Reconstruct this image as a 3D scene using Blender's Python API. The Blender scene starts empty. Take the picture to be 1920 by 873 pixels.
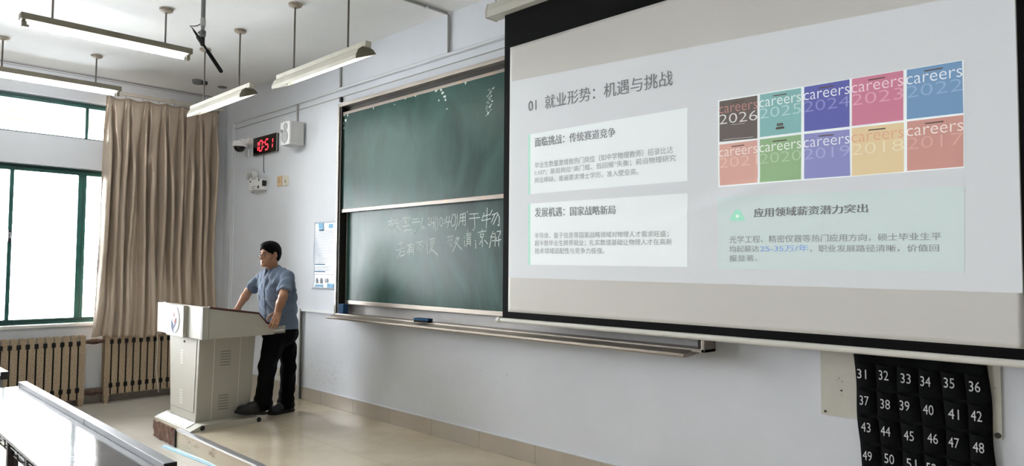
import bpy, bmesh, math, random
import numpy as np
from mathutils import Vector, Matrix
random.seed(7)
rng = np.random.RandomState(7)
scene = bpy.context.scene
COL = scene.collection

# ------------------------------------------------------------------ camera
W, H, FPX = 1920, 873, 1320.76
YAW, PITCH, ROLL = 0.782523724, 0.0465498915, 0.00743379264
CAM = np.array([9.0329, -3.8, 1.58237])
_f = np.array([-math.sin(YAW) * math.cos(PITCH), math.cos(YAW) * math.cos(PITCH), math.sin(PITCH)])
_r = np.array([math.cos(YAW), math.sin(YAW), 0.0])
_u = np.cross(_r, _f)
_c, _s = math.cos(ROLL), math.sin(ROLL)
RX, UX, FX = _c * _r + _s * _u, -_s * _r + _c * _u, _f
cam_data = bpy.data.cameras.new('camera')
cam = bpy.data.objects.new('camera', cam_data)
COL.objects.link(cam)
cam_data.sensor_fit = 'HORIZONTAL'
cam_data.sensor_width = 36.0
cam_data.lens = FPX / W * 36.0
cam_data.clip_start = 0.05
cam_data.clip_end = 200
cam.matrix_world = Matrix(((RX[0], UX[0], -FX[0], CAM[0]), (RX[1], UX[1], -FX[1], CAM[1]),
                           (RX[2], UX[2], -FX[2], CAM[2]), (0, 0, 0, 1)))
scene.camera = cam

# measuring helpers: where a sight line through a photo pixel meets a plane of the room
def ray(px, py):
    return (px - W / 2) / FPX * RX - (py - H / 2) / FPX * UX + FX
def F(px, py, d=0.0):            # plane parallel to the front wall, d metres before it
    v = ray(px, py); return CAM + v * ((-d - CAM[1]) / v[1])
def L(px, py, x=0.0):            # plane parallel to the window wall
    v = ray(px, py); return CAM + v * ((x - CAM[0]) / v[0])
def Z(px, py, z):                # level plane
    v = ray(px, py); return CAM + v * ((z - CAM[2]) / v[2])

# ------------------------------------------------------------------ light
world = bpy.data.worlds.new('overcast_sky')
scene.world = world
world.use_nodes = True
wn = world.node_tree.nodes
wn['Background'].inputs[0].default_value = (0.94, 0.97, 1.0, 1)
wn['Background'].inputs[1].default_value = 15.0
TUBE_W = 15.0
scene.view_settings.view_transform = 'Standard'
scene.view_settings.look = 'None'
scene.view_settings.gamma = 1.0
scene.view_settings.use_curve_mapping = False
scene.view_settings.exposure = 1.52
scene.cycles.use_denoising = True
scene.cycles.max_bounces = 10
scene.cycles.diffuse_bounces = 6
scene.cycles.glossy_bounces = 4
scene.cycles.transparent_max_bounces = 12
scene.cycles.sample_clamp_indirect = 6.0
scene.cycles.caustics_reflective = False
scene.cycles.caustics_refractive = False
def portal(name, y0, y1, z0, z1):
    l = bpy.data.lights.new(name, 'AREA'); l.shape = 'RECTANGLE'
    l.size = y1 - y0; l.size_y = z1 - z0
    l.cycles.is_portal = True
    o = bpy.data.objects.new(name, l); COL.objects.link(o)
    o.matrix_world = Matrix(((0, 0, -1, -0.27), (1, 0, 0, (y0 + y1) / 2), (0, -1, 0, (z0 + z1) / 2), (0, 0, 0, 1)))
    return o
# window openings in the left wall: (y0, y1)
OPENINGS = [(-3.85, -0.55), (-8.7, -5.4)]
LOW, UPP = (0.905, 2.645), (2.978, 3.41)
for a, b in OPENINGS:
    portal('window_daylight', a, b, *LOW)
    portal('window_daylight', a, b, *UPP)

# ------------------------------------------------------------------ materials
def lin(h):
    if isinstance(h, str):
        h = h.lstrip('#'); c = [int(h[i:i + 2], 16) / 255 for i in (0, 2, 4)]
    else:
        c = h
    return tuple(x / 12.92 if x <= 0.04045 else ((x + 0.055) / 1.055) ** 2.4 for x in c) + (1.0,)
MATS = {}
def mat(name, color, rough=0.6, metal=0.0, vary=0.0, vscale=6.0, bump=0.0, bscale=40.0, spec=0.5, color2=None,
        stretch=(1, 1, 1), emit=0.0, sheen=0.0, coat=0.0, ramp=(0.35, 0.65), detail=4.0, emit_color=None):
    if name in MATS: return MATS[name]
    m = bpy.data.materials.new(name); m.use_nodes = True
    nt = m.node_tree; N = nt.nodes; b = N['Principled BSDF']
    b.inputs['Base Color'].default_value = lin(color)
    b.inputs['Roughness'].default_value = rough
    b.inputs['Metallic'].default_value = metal
    b.inputs['Specular IOR Level'].default_value = spec
    if sheen: b.inputs['Sheen Weight'].default_value = sheen
    if coat:
        b.inputs['Coat Weight'].default_value = coat; b.inputs['Coat Roughness'].default_value = 0.08
    if emit:
        b.inputs['Emission Color'].default_value = lin(emit_color or color); b.inputs['Emission Strength'].default_value = emit
    if vary or color2 or bump:
        tc = N.new('ShaderNodeTexCoord'); mp = N.new('ShaderNodeMapping'); mp.inputs['Scale'].default_value = stretch
        nt.links.new(tc.outputs['Object'], mp.inputs['Vector'])
    if vary or color2:
        n = N.new('ShaderNodeTexNoise'); n.inputs['Scale'].default_value = vscale; n.inputs['Detail'].default_value = detail
        n.inputs['Roughness'].default_value = 0.6
        nt.links.new(mp.outputs[0], n.inputs['Vector'])
        r = N.new('ShaderNodeValToRGB'); r.color_ramp.elements[0].position = ramp[0]; r.color_ramp.elements[1].position = ramp[1]
        c = lin(color)
        r.color_ramp.elements[0].color = lin(color2) if color2 else tuple(x * (1 - vary) for x in c[:3]) + (1,)
        r.color_ramp.elements[1].color = c if color2 else tuple(min(1, x * (1 + vary)) for x in c[:3]) + (1,)
        nt.links.new(n.outputs['Fac'], r.inputs['Fac']); nt.links.new(r.outputs[0], b.inputs['Base Color'])
    if bump:
        n2 = N.new('ShaderNodeTexNoise'); n2.inputs['Scale'].default_value = bscale; n2.inputs['Detail'].default_value = 3
        nt.links.new(mp.outputs[0], n2.inputs['Vector'])
        bp = N.new('ShaderNodeBump'); bp.inputs['Strength'].default_value = bump; bp.inputs['Distance'].default_value = 0.01
        nt.links.new(n2.outputs['Fac'], bp.inputs['Height']); nt.links.new(bp.outputs[0], b.inputs['Normal'])
    MATS[name] = m
    return m
def glass_mat(name, tint=(1, 1, 1), ior=1.45, const=0.0):
    m = bpy.data.materials.new(name); m.use_nodes = True
    nt = m.node_tree; N = nt.nodes; N.remove(N['Principled BSDF'])
    t = N.new('ShaderNodeBsdfTransparent'); t.inputs[0].default_value = (*tint, 1)
    g = N.new('ShaderNodeBsdfGlossy'); g.inputs['Roughness'].default_value = 0.02
    fr = N.new('ShaderNodeFresnel' if not const else 'ShaderNodeValue')
    if const: fr.outputs[0].default_value = const
    else: fr.inputs['IOR'].default_value = ior
    mx = N.new('ShaderNodeMixShader')
    nt.links.new(fr.outputs[0], mx.inputs[0]); nt.links.new(t.outputs[0], mx.inputs[1]); nt.links.new(g.outputs[0], mx.inputs[2])
    nt.links.new(mx.outputs[0], N['Material Output'].inputs[0])
    return m

# ------------------------------------------------------------------ building helpers
class MB:
    """collects shapes and links them as one mesh object"""
    def __init__(s): s.bm = bmesh.new(); s.mi = 0
    def _take(s, tmp):
        me = bpy.data.meshes.new('t'); tmp.to_mesh(me); tmp.free()
        for p in me.polygons: p.material_index = s.mi
        s.bm.from_mesh(me); bpy.data.meshes.remove(me)
    def mat(s, i): s.mi = i; return s
    def box(s, x0, x1, y0, y1, z0, z1, bev=0.0, seg=2, M=None):
        t = bmesh.new(); bmesh.ops.create_cube(t, size=1)
        for v in t.verts:
            v.co = Vector((x0 + (v.co.x + .5) * (x1 - x0), y0 + (v.co.y + .5) * (y1 - y0), z0 + (v.co.z + .5) * (z1 - z0)))
        if bev:
            bmesh.ops.bevel(t, geom=t.edges[:], offset=min(bev, 0.45 * min(abs(x1 - x0), abs(y1 - y0), abs(z1 - z0))), segments=seg, profile=0.6, affect='EDGES')
        if M is not None: t.transform(M)
        s._take(t); return s
    def cyl(s, p, q, r, n=16, r2=None, cap=True):
        p, q = Vector(p), Vector(q); d = q - p
        t = bmesh.new()
        bmesh.ops.create_cone(t, cap_ends=cap, segments=n, radius1=r, radius2=r if r2 is None else r2, depth=d.length)
        t.transform(Matrix.Translation((p + q) / 2) @ d.to_track_quat('Z', 'Y').to_matrix().to_4x4())
        s._take(t); return s
    def ball(s, c, r, n=16, sc=(1, 1, 1), M=None):
        t = bmesh.new(); bmesh.ops.create_uvsphere(t, u_segments=n, v_segments=max(6, n * 2 // 3), radius=r)
        t.transform(Matrix.Translation(Vector(c)) @ (M if M is not None else Matrix.Identity(4)) @ Matrix.Diagonal((*sc, 1)))
        s._take(t); return s
    def tube(s, pts, r, n=8, closed=False):
        pts = [Vector(p) for p in pts]; t = bmesh.new(); rings = []
        k = len(pts); prev = None
        rr = r if hasattr(r, '__len__') else [r] * k
        for i, p in enumerate(pts):
            if closed: d = pts[(i + 1) % k] - pts[i - 1]
            else: d = pts[min(i + 1, k - 1)] - pts[max(i - 1, 0)]
            d.normalize()
            a = prev if prev is not None else (Vector((0, 0, 1)) if abs(d.z) < 0.9 else Vector((1, 0, 0)))
            a = (a - d * a.dot(d)).normalized(); prev = a; b = d.cross(a)
            rings.append([t.verts.new(p + (a * math.cos(2 * math.pi * j / n) + b * math.sin(2 * math.pi * j / n)) * rr[i]) for j in range(n)])
        for i in range(k if closed else k - 1):
            A, B = rings[i], rings[(i + 1) % k]
            for j in range(n):
                t.faces.new((A[j], A[(j + 1) % n], B[(j + 1) % n], B[j]))
        if not closed:
            t.faces.new(rings[0][::-1]); t.faces.new(rings[-1])
        s._take(t); return s
    def prism(s, poly, axis, a, b, bev=0.0):
        """poly of 2D points extruded along axis 'x' (y,z), 'y' (x,z) or 'z' (x,y) from a to b"""
        def P(u, v, w): return {'x': (w, u, v), 'y': (u, w, v), 'z': (u, v, w)}[axis]
        t = bmesh.new()
        A = [t.verts.new(P(u, v, a)) for u, v in poly]; B = [t.verts.new(P(u, v, b)) for u, v in poly]
        t.faces.new(A); t.faces.new(B[::-1]); k = len(poly)
        for i in range(k): t.faces.new((A[i], B[i], B[(i + 1) % k], A[(i + 1) % k]))
        bmesh.ops.recalc_face_normals(t, faces=t.faces[:])
        if bev: bmesh.ops.bevel(t, geom=t.edges[:], offset=bev, segments=2, profile=0.6, affect='EDGES')
        s._take(t); return s
    def lathe(s, prof, c, axis=(0, 0, 1), n=24):
        """prof of (radius, height) turned about axis through c"""
        t = bmesh.new(); rings = []
        for r, h in prof:
            rings.append([t.verts.new((r * math.cos(2 * math.pi * j / n), r * math.sin(2 * math.pi * j / n), h)) for j in range(n)])
        for A, B in zip(rings, rings[1:]):
            for j in range(n): t.faces.new((A[j], A[(j + 1) % n], B[(j + 1) % n], B[j]))
        t.faces.new(rings[0][::-1]); t.faces.new(rings[-1])
        bmesh.ops.remove_doubles(t, verts=t.verts[:], dist=1e-5)
        bmesh.ops.recalc_face_normals(t, faces=t.faces[:])
        t.transform(Matrix.Translation(Vector(c)) @ Vector(axis).to_track_quat('Z', 'Y').to_matrix().to_4x4())
        s._take(t); return s
    def raw(s, verts, faces):
        t = bmesh.new(); V = [t.verts.new(v) for v in verts]
        for f in faces:
            try: t.faces.new([V[i] for i in f])
            except ValueError: pass
        s._take(t); return s
    def build(s, name, m=None, parent=None, smooth=None, origin=None):
        me = bpy.data.meshes.new(name); s.bm.to_mesh(me); s.bm.free()
        return link_mesh(name, me, m, parent, smooth, origin)
def link_mesh(name, me, m=None, parent=None, smooth=None, origin=None):
    o = bpy.data.objects.new(name, me); COL.objects.link(o)
    if m is not None:
        for k in (m if isinstance(m, (list, tuple)) else [m]): me.materials.append(k)
    base = Vector((0, 0, 0))
    if parent is not None:
        base = Vector(parent['_o']) if '_o' in parent else Vector((0, 0, 0))
        o.parent = parent; o['_o'] = base[:]
    elif origin is not None:
        base = Vector(origin); o.location = base; o['_o'] = base[:]
    if base.length: me.transform(Matrix.Translation(-base))
    if smooth is not None and len(me.polygons):
        me.polygons.foreach_set('use_smooth', [True] * len(me.polygons))
        if smooth < 179:
            bm = bmesh.new(); bm.from_mesh(me); a = math.radians(smooth)
            for e in bm.edges:
                if len(e.link_faces) == 2 and e.calc_face_angle(0) > a: e.smooth = False
            bm.to_mesh(me); bm.free()
    return o
def thing(name, label, cat, loc, group=None):
    o = bpy.data.objects.new(name, None); COL.objects.link(o)
    o.location = loc; o['_o'] = tuple(float(v) for v in loc); o.empty_display_size = 0.1
    o['label'] = label; o['category'] = cat
    if group: o['group'] = group
    return o
def tag(o, label, cat, group=None, kind=None):
    o['label'] = label; o['category'] = cat
    if group: o['group'] = group
    if kind: o['kind'] = kind
    return o
def struct(o, label=None, cat=None):
    o['kind'] = 'structure'
    if label: o['label'] = label
    if cat: o['category'] = cat
    return o

# text: outlines of the built-in font fitted into a four-cornered area
_tcache = {}
def text_geo(s, bold=0.0):
    k = (s, bold)
    if k in _tcache: return _tcache[k]
    cu = bpy.data.curves.new('t', 'FONT'); cu.body = s; cu.offset = bold; cu.resolution_u = 3; cu.fill_mode = 'FRONT'
    o = bpy.data.objects.new('t', cu); COL.objects.link(o)
    dg = bpy.context.evaluated_depsgraph_get(); dg.update()
    me = bpy.data.meshes.new_from_object(o.evaluated_get(dg), depsgraph=dg)
    v = np.array([p.co[:2] for p in me.vertices]).reshape(-1, 2); f = [tuple(p.vertices) for p in me.polygons]
    bpy.data.objects.remove(o); bpy.data.curves.remove(cu); bpy.data.meshes.remove(me)
    if len(v):
        lo, hi = v.min(0), v.max(0); v = (v - lo) / np.maximum(hi - lo, 1e-6)
    _tcache[k] = (v, f)
    return v, f
def quad_map(v, TL, TR, BR, BL):
    u, w = v[:, :1], v[:, 1:2]
    TL, TR, BR, BL = (np.asarray(a, float) for a in (TL, TR, BR, BL))
    return (BL * (1 - u) + BR * u) * (1 - w) + (TL * (1 - u) + TR * u) * w
def text_on(mb, s, TL, TR, BR, BL, bold=0.0, off=(0, 0, 0), heavy=0.0):
    v, f = text_geo(s, bold)
    if not len(v): return
    P = quad_map(v, TL, TR, BR, BL) + np.array(off)
    w = np.linalg.norm(np.asarray(TR) - np.asarray(TL)) / max(1, len(s))
    for k in range(3 if heavy else 1):           # heavier lettering: the outline laid down again a hair to the side
        d = np.array([w * heavy * (k - 1 if heavy else 0), -.00008 * k, 0])
        mb.raw([tuple(p) for p in P + d], f)
def sub_quad(Q, u0, u1, w0, w1):
    c = quad_map(np.array([[u0, w1], [u1, w1], [u1, w0], [u0, w0]], float), *Q)
    return [c[i] for i in range(4)]
def quad_on(mb, Q, off=(0, 0, 0), nu=1, nv=1):
    g = [(i / nu, j / nv) for j in range(nv + 1) for i in range(nu + 1)]
    P = quad_map(np.array(g, float), *Q) + np.array(off)
    mb.raw([tuple(p) for p in P], [(j * (nu + 1) + i, j * (nu + 1) + i + 1, (j + 1) * (nu + 1) + i + 1, (j + 1) * (nu + 1) + i) for j in range(nv) for i in range(nu)])
# ------------------------------------------------------------------ room shell
ZC, ZP = 3.7257, 0.1547
X1, Y1 = 11.0, -12.0
PXL, PYF = 2.11, -1.47            # left end and front edge of the teaching platform
M_wall = mat('painted_plaster_wall', '#dcdfe5', 0.75, vary=0.025, vscale=1.6, bump=0.06, bscale=120)
M_ceil = mat('ceiling_paint', '#ebebe9', 0.85, vary=0.02, vscale=2.0, bump=0.05, bscale=150)
M_beam = mat('grey_wall_paint', '#d2d4d8', 0.8, bump=0.06, bscale=120)
def tile_mat(name, c1, c2, grout, size, rough, axes='xy', spec=0.5):
    m = bpy.data.materials.new(name); m.use_nodes = True
    nt = m.node_tree; N = nt.nodes; b = N['Principled BSDF']; b.inputs['Roughness'].default_value = rough
    b.inputs['Specular IOR Level'].default_value = spec
    tc = N.new('ShaderNodeTexCoord')
    n1 = N.new('ShaderNodeTexNoise'); n1.inputs['Scale'].default_value = 2.2; n1.inputs['Detail'].default_value = 6
    n2 = N.new('ShaderNodeTexNoise'); n2.inputs['Scale'].default_value = 160; n2.inputs['Detail'].default_value = 2
    r = N.new('ShaderNodeValToRGB'); r.color_ramp.elements[0].position = .3; r.color_ramp.elements[1].position = .7
    r.color_ramp.elements[0].color = lin(c1); r.color_ramp.elements[1].color = lin(c2)
    mx = N.new('ShaderNodeMixRGB'); mx.blend_type = 'OVERLAY'; mx.inputs[0].default_value = 0.25
    nt.links.new(tc.outputs['Object'], n1.inputs[0]); nt.links.new(tc.outputs['Object'], n2.inputs[0])
    nt.links.new(n1.outputs['Fac'], r.inputs[0]); nt.links.new(r.outputs[0], mx.inputs[1]); nt.links.new(n2.outputs['Fac'], mx.inputs[2])
    br = N.new('ShaderNodeTexBrick'); br.offset = 0.0; br.inputs['Scale'].default_value = 1.0
    br.inputs['Brick Width'].default_value = size; br.inputs['Row Height'].default_value = size
    br.inputs['Mortar Size'].default_value = 0.0022; br.inputs['Color1'].default_value = (1, 1, 1, 1); br.inputs['Color2'].default_value = (1, 1, 1, 1)
    br.inputs['Mortar'].default_value = (0, 0, 0, 1)
    nt.links.new(tc.outputs['Object'], br.inputs['Vector'])
    m2 = N.new('ShaderNodeMixRGB'); nt.links.new(br.outputs['Color'], m2.inputs[0]); m2.inputs[1].default_value = lin(grout)
    nt.links.new(mx.outputs[0], m2.inputs[2]); nt.links.new(m2.outputs[0], b.inputs['Base Color'])
    rr = N.new('ShaderNodeMapRange'); rr.inputs[3].default_value = rough * 0.92; rr.inputs[4].default_value = rough * 1.12
    nt.links.new(n1.outputs['Fac'], rr.inputs[0]); nt.links.new(rr.outputs[0], b.inputs['Roughness'])
    return m
M_floor = tile_mat('terrazzo_floor', '#bdb6aa', '#cdc7bc', '#aaa398', 0.8, 0.30)
M_plat = tile_mat('platform_marble', '#bfb29c', '#d1c4ae', '#b3a186', 0.8, 0.10)
struct(MB().box(-0.3, X1 + .2, Y1 - .2, 0.2, -0.12, 0.0).build('floor', M_floor))
struct(MB().box(-0.3, X1 + .2, Y1 - .2, 0.2, ZC, ZC + 0.12).build('ceiling', M_ceil))
struct(MB().box(-0.3, X1 + .2, 0.0, 0.2, 0.0, ZC).build('wall_front', M_wall))
struct(MB().box(X1, X1 + .2, Y1, 0.0, 0.0, ZC).build('wall_right', mat('grey_side_wall_paint', '#8b8c8c', 0.8)))
struct(MB().box(-0.3, X1 + .2, Y1 - .2, Y1, 0.0, ZC).build('wall_back', mat('back_wall_paint', '#b4b4b3', 0.8)))
wl = MB()
ys = [Y1] + [v for ab in sorted(OPENINGS) for v in ab] + [0.0]
for i in range(0, len(ys), 2): wl.box(-0.3, 0, ys[i], ys[i + 1], 0, ZC)
for a, b in OPENINGS:
    wl.box(-0.3, 0, a, b, 0, LOW[0]); wl.box(-0.3, 0, a, b, LOW[1], UPP[0]); wl.box(-0.3, 0, a, b, UPP[1], ZC)
struct(wl.build('wall_left', M_beam))
# the corner pier is plain wall; a hairline ledge runs under the ceiling on the window side
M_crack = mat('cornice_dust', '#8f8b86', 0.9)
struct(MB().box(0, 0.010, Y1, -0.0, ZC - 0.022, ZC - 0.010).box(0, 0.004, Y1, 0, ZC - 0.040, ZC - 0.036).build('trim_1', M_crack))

# teaching platform
M_riser = mat('platform_riser', '#c3b6a0', 0.5, color2='#8d7358', vscale=5, ramp=(0.28, 0.42), stretch=(1, 1, 3))
M_brick = mat('broken_brown_edge', '#7a5b49', 0.95, color2='#5a4034', vscale=30, bump=0.5, bscale=45)
M_nosing = mat('aluminium_nosing', '#c9c9cb', 0.28, metal=0.75, bump=0.1)
pl = MB().box(PXL, X1, PYF + 0.012, 0.0, 0.0, ZP).build('floor_platform', M_plat)
struct(pl, 'low tan polished teaching platform along the chalkboard wall', 'platform')
MB().box(2.66, X1, PYF, PYF + 0.012, 0.0, ZP - 0.012).build('riser', M_riser, pl)
MB().box(2.655, X1, PYF - 0.006, PYF + 0.045, ZP - 0.014, ZP + 0.004, 0.003).build('nosing', M_nosing, pl)
# broken corner: rough brown core where the facing has come off
bm_ = bmesh.new(); bmesh.ops.create_grid(bm_, x_segments=60, y_segments=18, size=0.5)
V = []
for v in bm_.verts:
    u, w = v.co.x + .5, v.co.y + .5
    x = PXL - 0.01 + u * 0.545; z = 0.004 + w * (ZP - 0.004 - 0.006 * math.sin(u * 23) ** 2 * w)
    n = 0.004 * math.sin(u * 31 + 5 * w) + 0.005 * math.sin(w * 9 + u * 13) + rng.uniform(-0.0015, 0.0015)
    v.co = Vector((x, PYF - 0.004 + n, z))
me_ = bpy.data.meshes.new('broken_edge'); bm_.to_mesh(me_); bm_.free()
o_ = link_mesh('broken_edge', me_, M_brick, pl, 50); o_['label'] = 'rough brown broken edge with the facing gone'
MB().box(2.637, 2.660, PYF - 0.012, PYF + 0.03, 0.0, ZP - 0.002, 0.006).build('edge_gap', mat('dark_gap', '#17120f', 0.9), pl)

# tiled skirting
def skirt_mat(name, c1, c2, joints, w):
    m = tile_mat(name, c1, c2, '#9d948a', w, 0.25)
    return m
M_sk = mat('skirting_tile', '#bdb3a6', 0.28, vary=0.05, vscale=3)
M_joint = mat('skirting_joint', '#8d857b', 0.8)
s_ = MB().mat(0); x = PXL
s_.box(PXL, X1, -0.012, 0.0, ZP, 0.288, 0.002)
s_.mat(1)
jx = [2.52, 3.12, 3.72, 4.32, 4.92, 5.52, 6.12, 6.72, 7.32, 7.92, 8.52, 9.12, 9.72, 10.32]
for x in jx: s_.box(x - .0015, x + .0015, -0.0128, -0.004, ZP, 0.2875)
s_.mat(0).box(0.0, PXL, -0.012, 0.0, 0.0, 0.288, 0.002).mat(1)
for x in (0.5, 1.1, 1.7): s_.box(x - .0015, x + .0015, -0.0128, -0.004, 0, 0.2875)
s_.mat(2).box(0, X1, -0.016, 0, 0.288, 0.2945)
struct(s_.build('baseboard_front', [M_sk, M_joint, M_wall]))
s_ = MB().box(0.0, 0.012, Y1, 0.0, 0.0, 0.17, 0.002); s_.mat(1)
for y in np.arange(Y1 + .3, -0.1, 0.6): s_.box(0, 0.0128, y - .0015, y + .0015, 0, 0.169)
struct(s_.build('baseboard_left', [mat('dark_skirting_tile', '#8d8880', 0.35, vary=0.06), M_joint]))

# ------------------------------------------------------------------ windows
M_green = mat('green_window_paint', '#1f5a52', 0.4, vary=0.12, vscale=8)
M_dark_green = mat('dark_green_seal', '#122c2a', 0.5)
M_glass = glass_mat('window_glass')
M_white = mat('white_plastic', '#e6e6e4', 0.4)
M_sill = mat('sill_stone', '#dddcd8', 0.3)
wi = 0
def window(name, y0, y1, z0, z1, bars, top=0.068, bot=0.06, side=0.045, sill=False):
    b = MB()
    xa, xb = -0.175, -0.115
    b.box(xa, xb, y0, y1, z1 - top, z1, 0.004).box(xa, xb, y0, y1, z0, z0 + bot, 0.004)
    b.box(xa, xb, y0, y0 + side, z0, z1, 0.004).box(xa, xb, y1 - side, y1, z0, z1, 0.004)
    b.mat(1).box(xb - 0.004, xb + 0.012, y0, y1, z1 - top * 0.45, z1 - top * 0.30).box(xb - 0.004, xb + 0.012, y0, y1, z0 + bot * .55, z0 + bot * .7).mat(0)
    for yc, w in bars:
        b.box(xa + .005, xb + 0.006, yc - w / 2, yc + w / 2, z0 + bot, z1 - top, 0.004)
        if w > 0.06: b.mat(1).box(xb, xb + 0.0075, yc + w * .05, yc + w * .12, z0 + bot, z1 - top).mat(0)
    f = struct(b.build(name, [M_green, M_dark_green]))
    edges = [y0 + side] + [e for yc, w in sorted(bars) for e in (yc - w / 2, yc + w / 2)] + [y1 - side]
    for i in range(0, len(edges), 2):
        MB().box(-0.149, -0.143, edges[i] - .006, edges[i + 1] + .006, z0 + bot - .006, z1 - top + .006).build('pane', M_glass, f)
    return f
for a, b in OPENINGS:
    off = a - OPENINGS[0][0]
    wi += 1
    f = window('window_%d' % wi, a, b, LOW[0], LOW[1], [(yc + off, w) for yc, w in ((-3.2, .085), (-2.243, .04), (-1.575, .085), (-0.95, .04))])
    if wi == 1:
        MB().box(-0.118, -0.09, -2.262, -2.235, 1.80, 1.93, 0.006).tube([(-0.092, -2.25, 1.90), (-0.07, -2.25, 1.89), (-0.07, -2.25, 1.84)], 0.006).build('latch', mat('black_latch', '#191a1a', 0.4), f)
    wi += 1
    window('window_%d' % wi, a, b, UPP[0], UPP[1], [(yc + off, w) for yc, w in ((-2.65, .032), (-1.552, .032))], top=0.055, bot=0.03)
    s_ = MB().box(-0.115, 0.03, a, b, LOW[0] - 0.03, LOW[0] + 0.004, 0.006)
    struct(s_.build('trim_%d' % (wi + 1), M_sill))
# concrete eave outside, over the upper lights
M_eave = mat('eave_concrete', '#7d6f5c', 0.9, vary=0.05)
struct(MB().box(-70, -0.3, -60, 50, -6.2, -6.0).build('exterior_ground', mat('added_ground', '#c4c6c8', .9, vary=.1, vscale=.4)))  # unseen ground, added to dim the light reaching the eave from below
struct(MB().box(-2.2, -0.3, Y1, 1.0, 3.56, 3.75).box(-2.2, -2.05, Y1, 1.0, 3.44, 3.56).build('exterior_eave', M_eave))
# ------------------------------------------------------------------ chalkboard
M_alu = mat('brushed_aluminium', '#a69d93', 0.42, metal=0.7, vary=0.12, vscale=9, stretch=(.3, 1, 6))
M_alu_dark = mat('dark_track_metal', '#2a2622', 0.5, metal=0.4)
M_back = mat('board_backing', '#cfccca', 0.6, vary=0.05)
def board_mat(name, chalky):
    m = bpy.data.materials.new(name); m.use_nodes = True
    nt = m.node_tree; N = nt.nodes; b = N['Principled BSDF']
    b.inputs['Roughness'].default_value = 0.33; b.inputs['Specular IOR Level'].default_value = 0.16
    tc = N.new('ShaderNodeTexCoord'); mp = N.new('ShaderNodeMapping'); mp.inputs['Scale'].default_value = (1.0, 1.0, 0.55)
    nt.links.new(tc.outputs['Object'], mp.inputs[0])
    n = N.new('ShaderNodeTexNoise'); n.inputs['Scale'].default_value = 1.9; n.inputs['Detail'].default_value = 7; n.inputs['Distortion'].default_value = 1.2
    n2 = N.new('ShaderNodeTexNoise'); n2.inputs['Scale'].default_value = 60; n2.inputs['Detail'].default_value = 3
    mp2 = N.new('ShaderNodeMapping'); mp2.inputs['Scale'].default_value = (1, 1, 0.06)
    nt.links.new(tc.outputs['Object'], mp2.inputs[0]); nt.links.new(mp2.outputs[0], n2.inputs[0])
    nt.links.new(mp.outputs[0], n.inputs[0])
    r = N.new('ShaderNodeValToRGB'); r.color_ramp.elements[0].position = .36; r.color_ramp.elements[1].position = .72
    r.color_ramp.elements[0].color = lin('#1d3c36'); r.color_ramp.elements[1].color = lin(chalky)
    nt.links.new(n.outputs['Fac'], r.inputs[0])
    mx = N.new('ShaderNodeMixRGB'); mx.blend_type = 'OVERLAY'; mx.inputs[0].default_value = .14
    nt.links.new(r.outputs[0], mx.inputs[1]); nt.links.new(n2.outputs['Fac'], mx.inputs[2]); nt.links.new(mx.outputs[0], b.inputs['Base Color'])
    rr = N.new('ShaderNodeMapRange'); rr.inputs[3].default_value = .26; rr.inputs[4].default_value = .46
    nt.links.new(n.outputs['Fac'], rr.inputs[0]); nt.links.new(rr.outputs[0], b.inputs['Roughness'])
    return m
M_bu, M_bl = board_mat('green_board_upper', '#345850'), board_mat('green_board_lower', '#44665e')
M_chalk = mat('white_chalk', '#d3dcd8', 0.95, color2='#9db0aa', vscale=120, ramp=(.38, .5))
BD = 0.13
bx0 = F(634, 195, BD)[0]; bx1 = bx0 + 4.0
fz0 = 1.09; fz1 = F(943, 105, BD)[2]
bb = thing('chalkboard', 'wide green double sliding chalkboard in a metal frame on the front wall', 'chalkboard', ((bx0 + bx1) / 2, 0, fz0))
MB().box(bx0 + .01, bx1 - .01, -0.014, -0.001, fz0, fz1 - .005).build('backing', M_back, bb)
f_ = MB().box(bx0, bx1, -BD, 0, fz1 - .032, fz1, 0.003)                               # top rail
f_.box(bx0, bx0 + .022, -BD, 0, fz0, fz1, .003).box(bx1 - .022, bx1, -BD, 0, fz0, fz1, .003)
f_.box(bx0, bx1, -BD, 0, fz0, fz0 + .02, .003)
f_.build('frame', M_alu, bb)
t_ = MB().box(bx0 + .022, bx1 - .022, -0.06, -0.02, fz1 - .085, fz1 - .032)
for xx in (bx0 + .022, bx1 - .05):
    t_.box(xx, xx + .028, -0.118, -0.014, fz0 + .02, fz1 - .032, .002)
    t_.box(xx + (.028 if xx < 4 else -.012), xx + (.04 if xx < 4 else 0), -0.045, -0.03, fz0 + .02, fz1 - .032)
t_.build('track', M_alu_dark, bb)
UD, LD = 0.098, 0.050
uz1 = F(943, 129, UD)[2]; uz0 = F(940, 372, UD)[2]; ux0 = F(638, 300, UD)[0]
lz1 = F(940, 371, LD)[2] + .04; lz0 = F(940, 592, LD)[2]; lx0 = F(649, 480, LD)[0]
up = MB().box(ux0 + .015, bx1 - .035, -UD, -UD + .016, uz0 + .02, uz1 - .02).build('upper_panel', M_bu, bb)
p_ = MB().box(ux0, bx1 - .028, -UD - .006, -UD + .02, uz1 - .026, uz1, .003).box(ux0, bx1 - .028, -UD - .006, -UD + .02, uz0, uz0 + .034, .004)
p_.box(ux0, ux0 + .016, -UD - .005, -UD + .02, uz0, uz1, .003).box(bx1 - .044, bx1 - .028, -UD - .005, -UD + .02, uz0, uz1, .003)
p_.build('panel_frame', mat('worn_panel_edge', '#8f857c', 0.4, metal=0.35, color2='#a58c78', vscale=14, ramp=(.3, .5)), up)
w_ = MB()                                                                               # chipped paint and chalk marks
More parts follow.
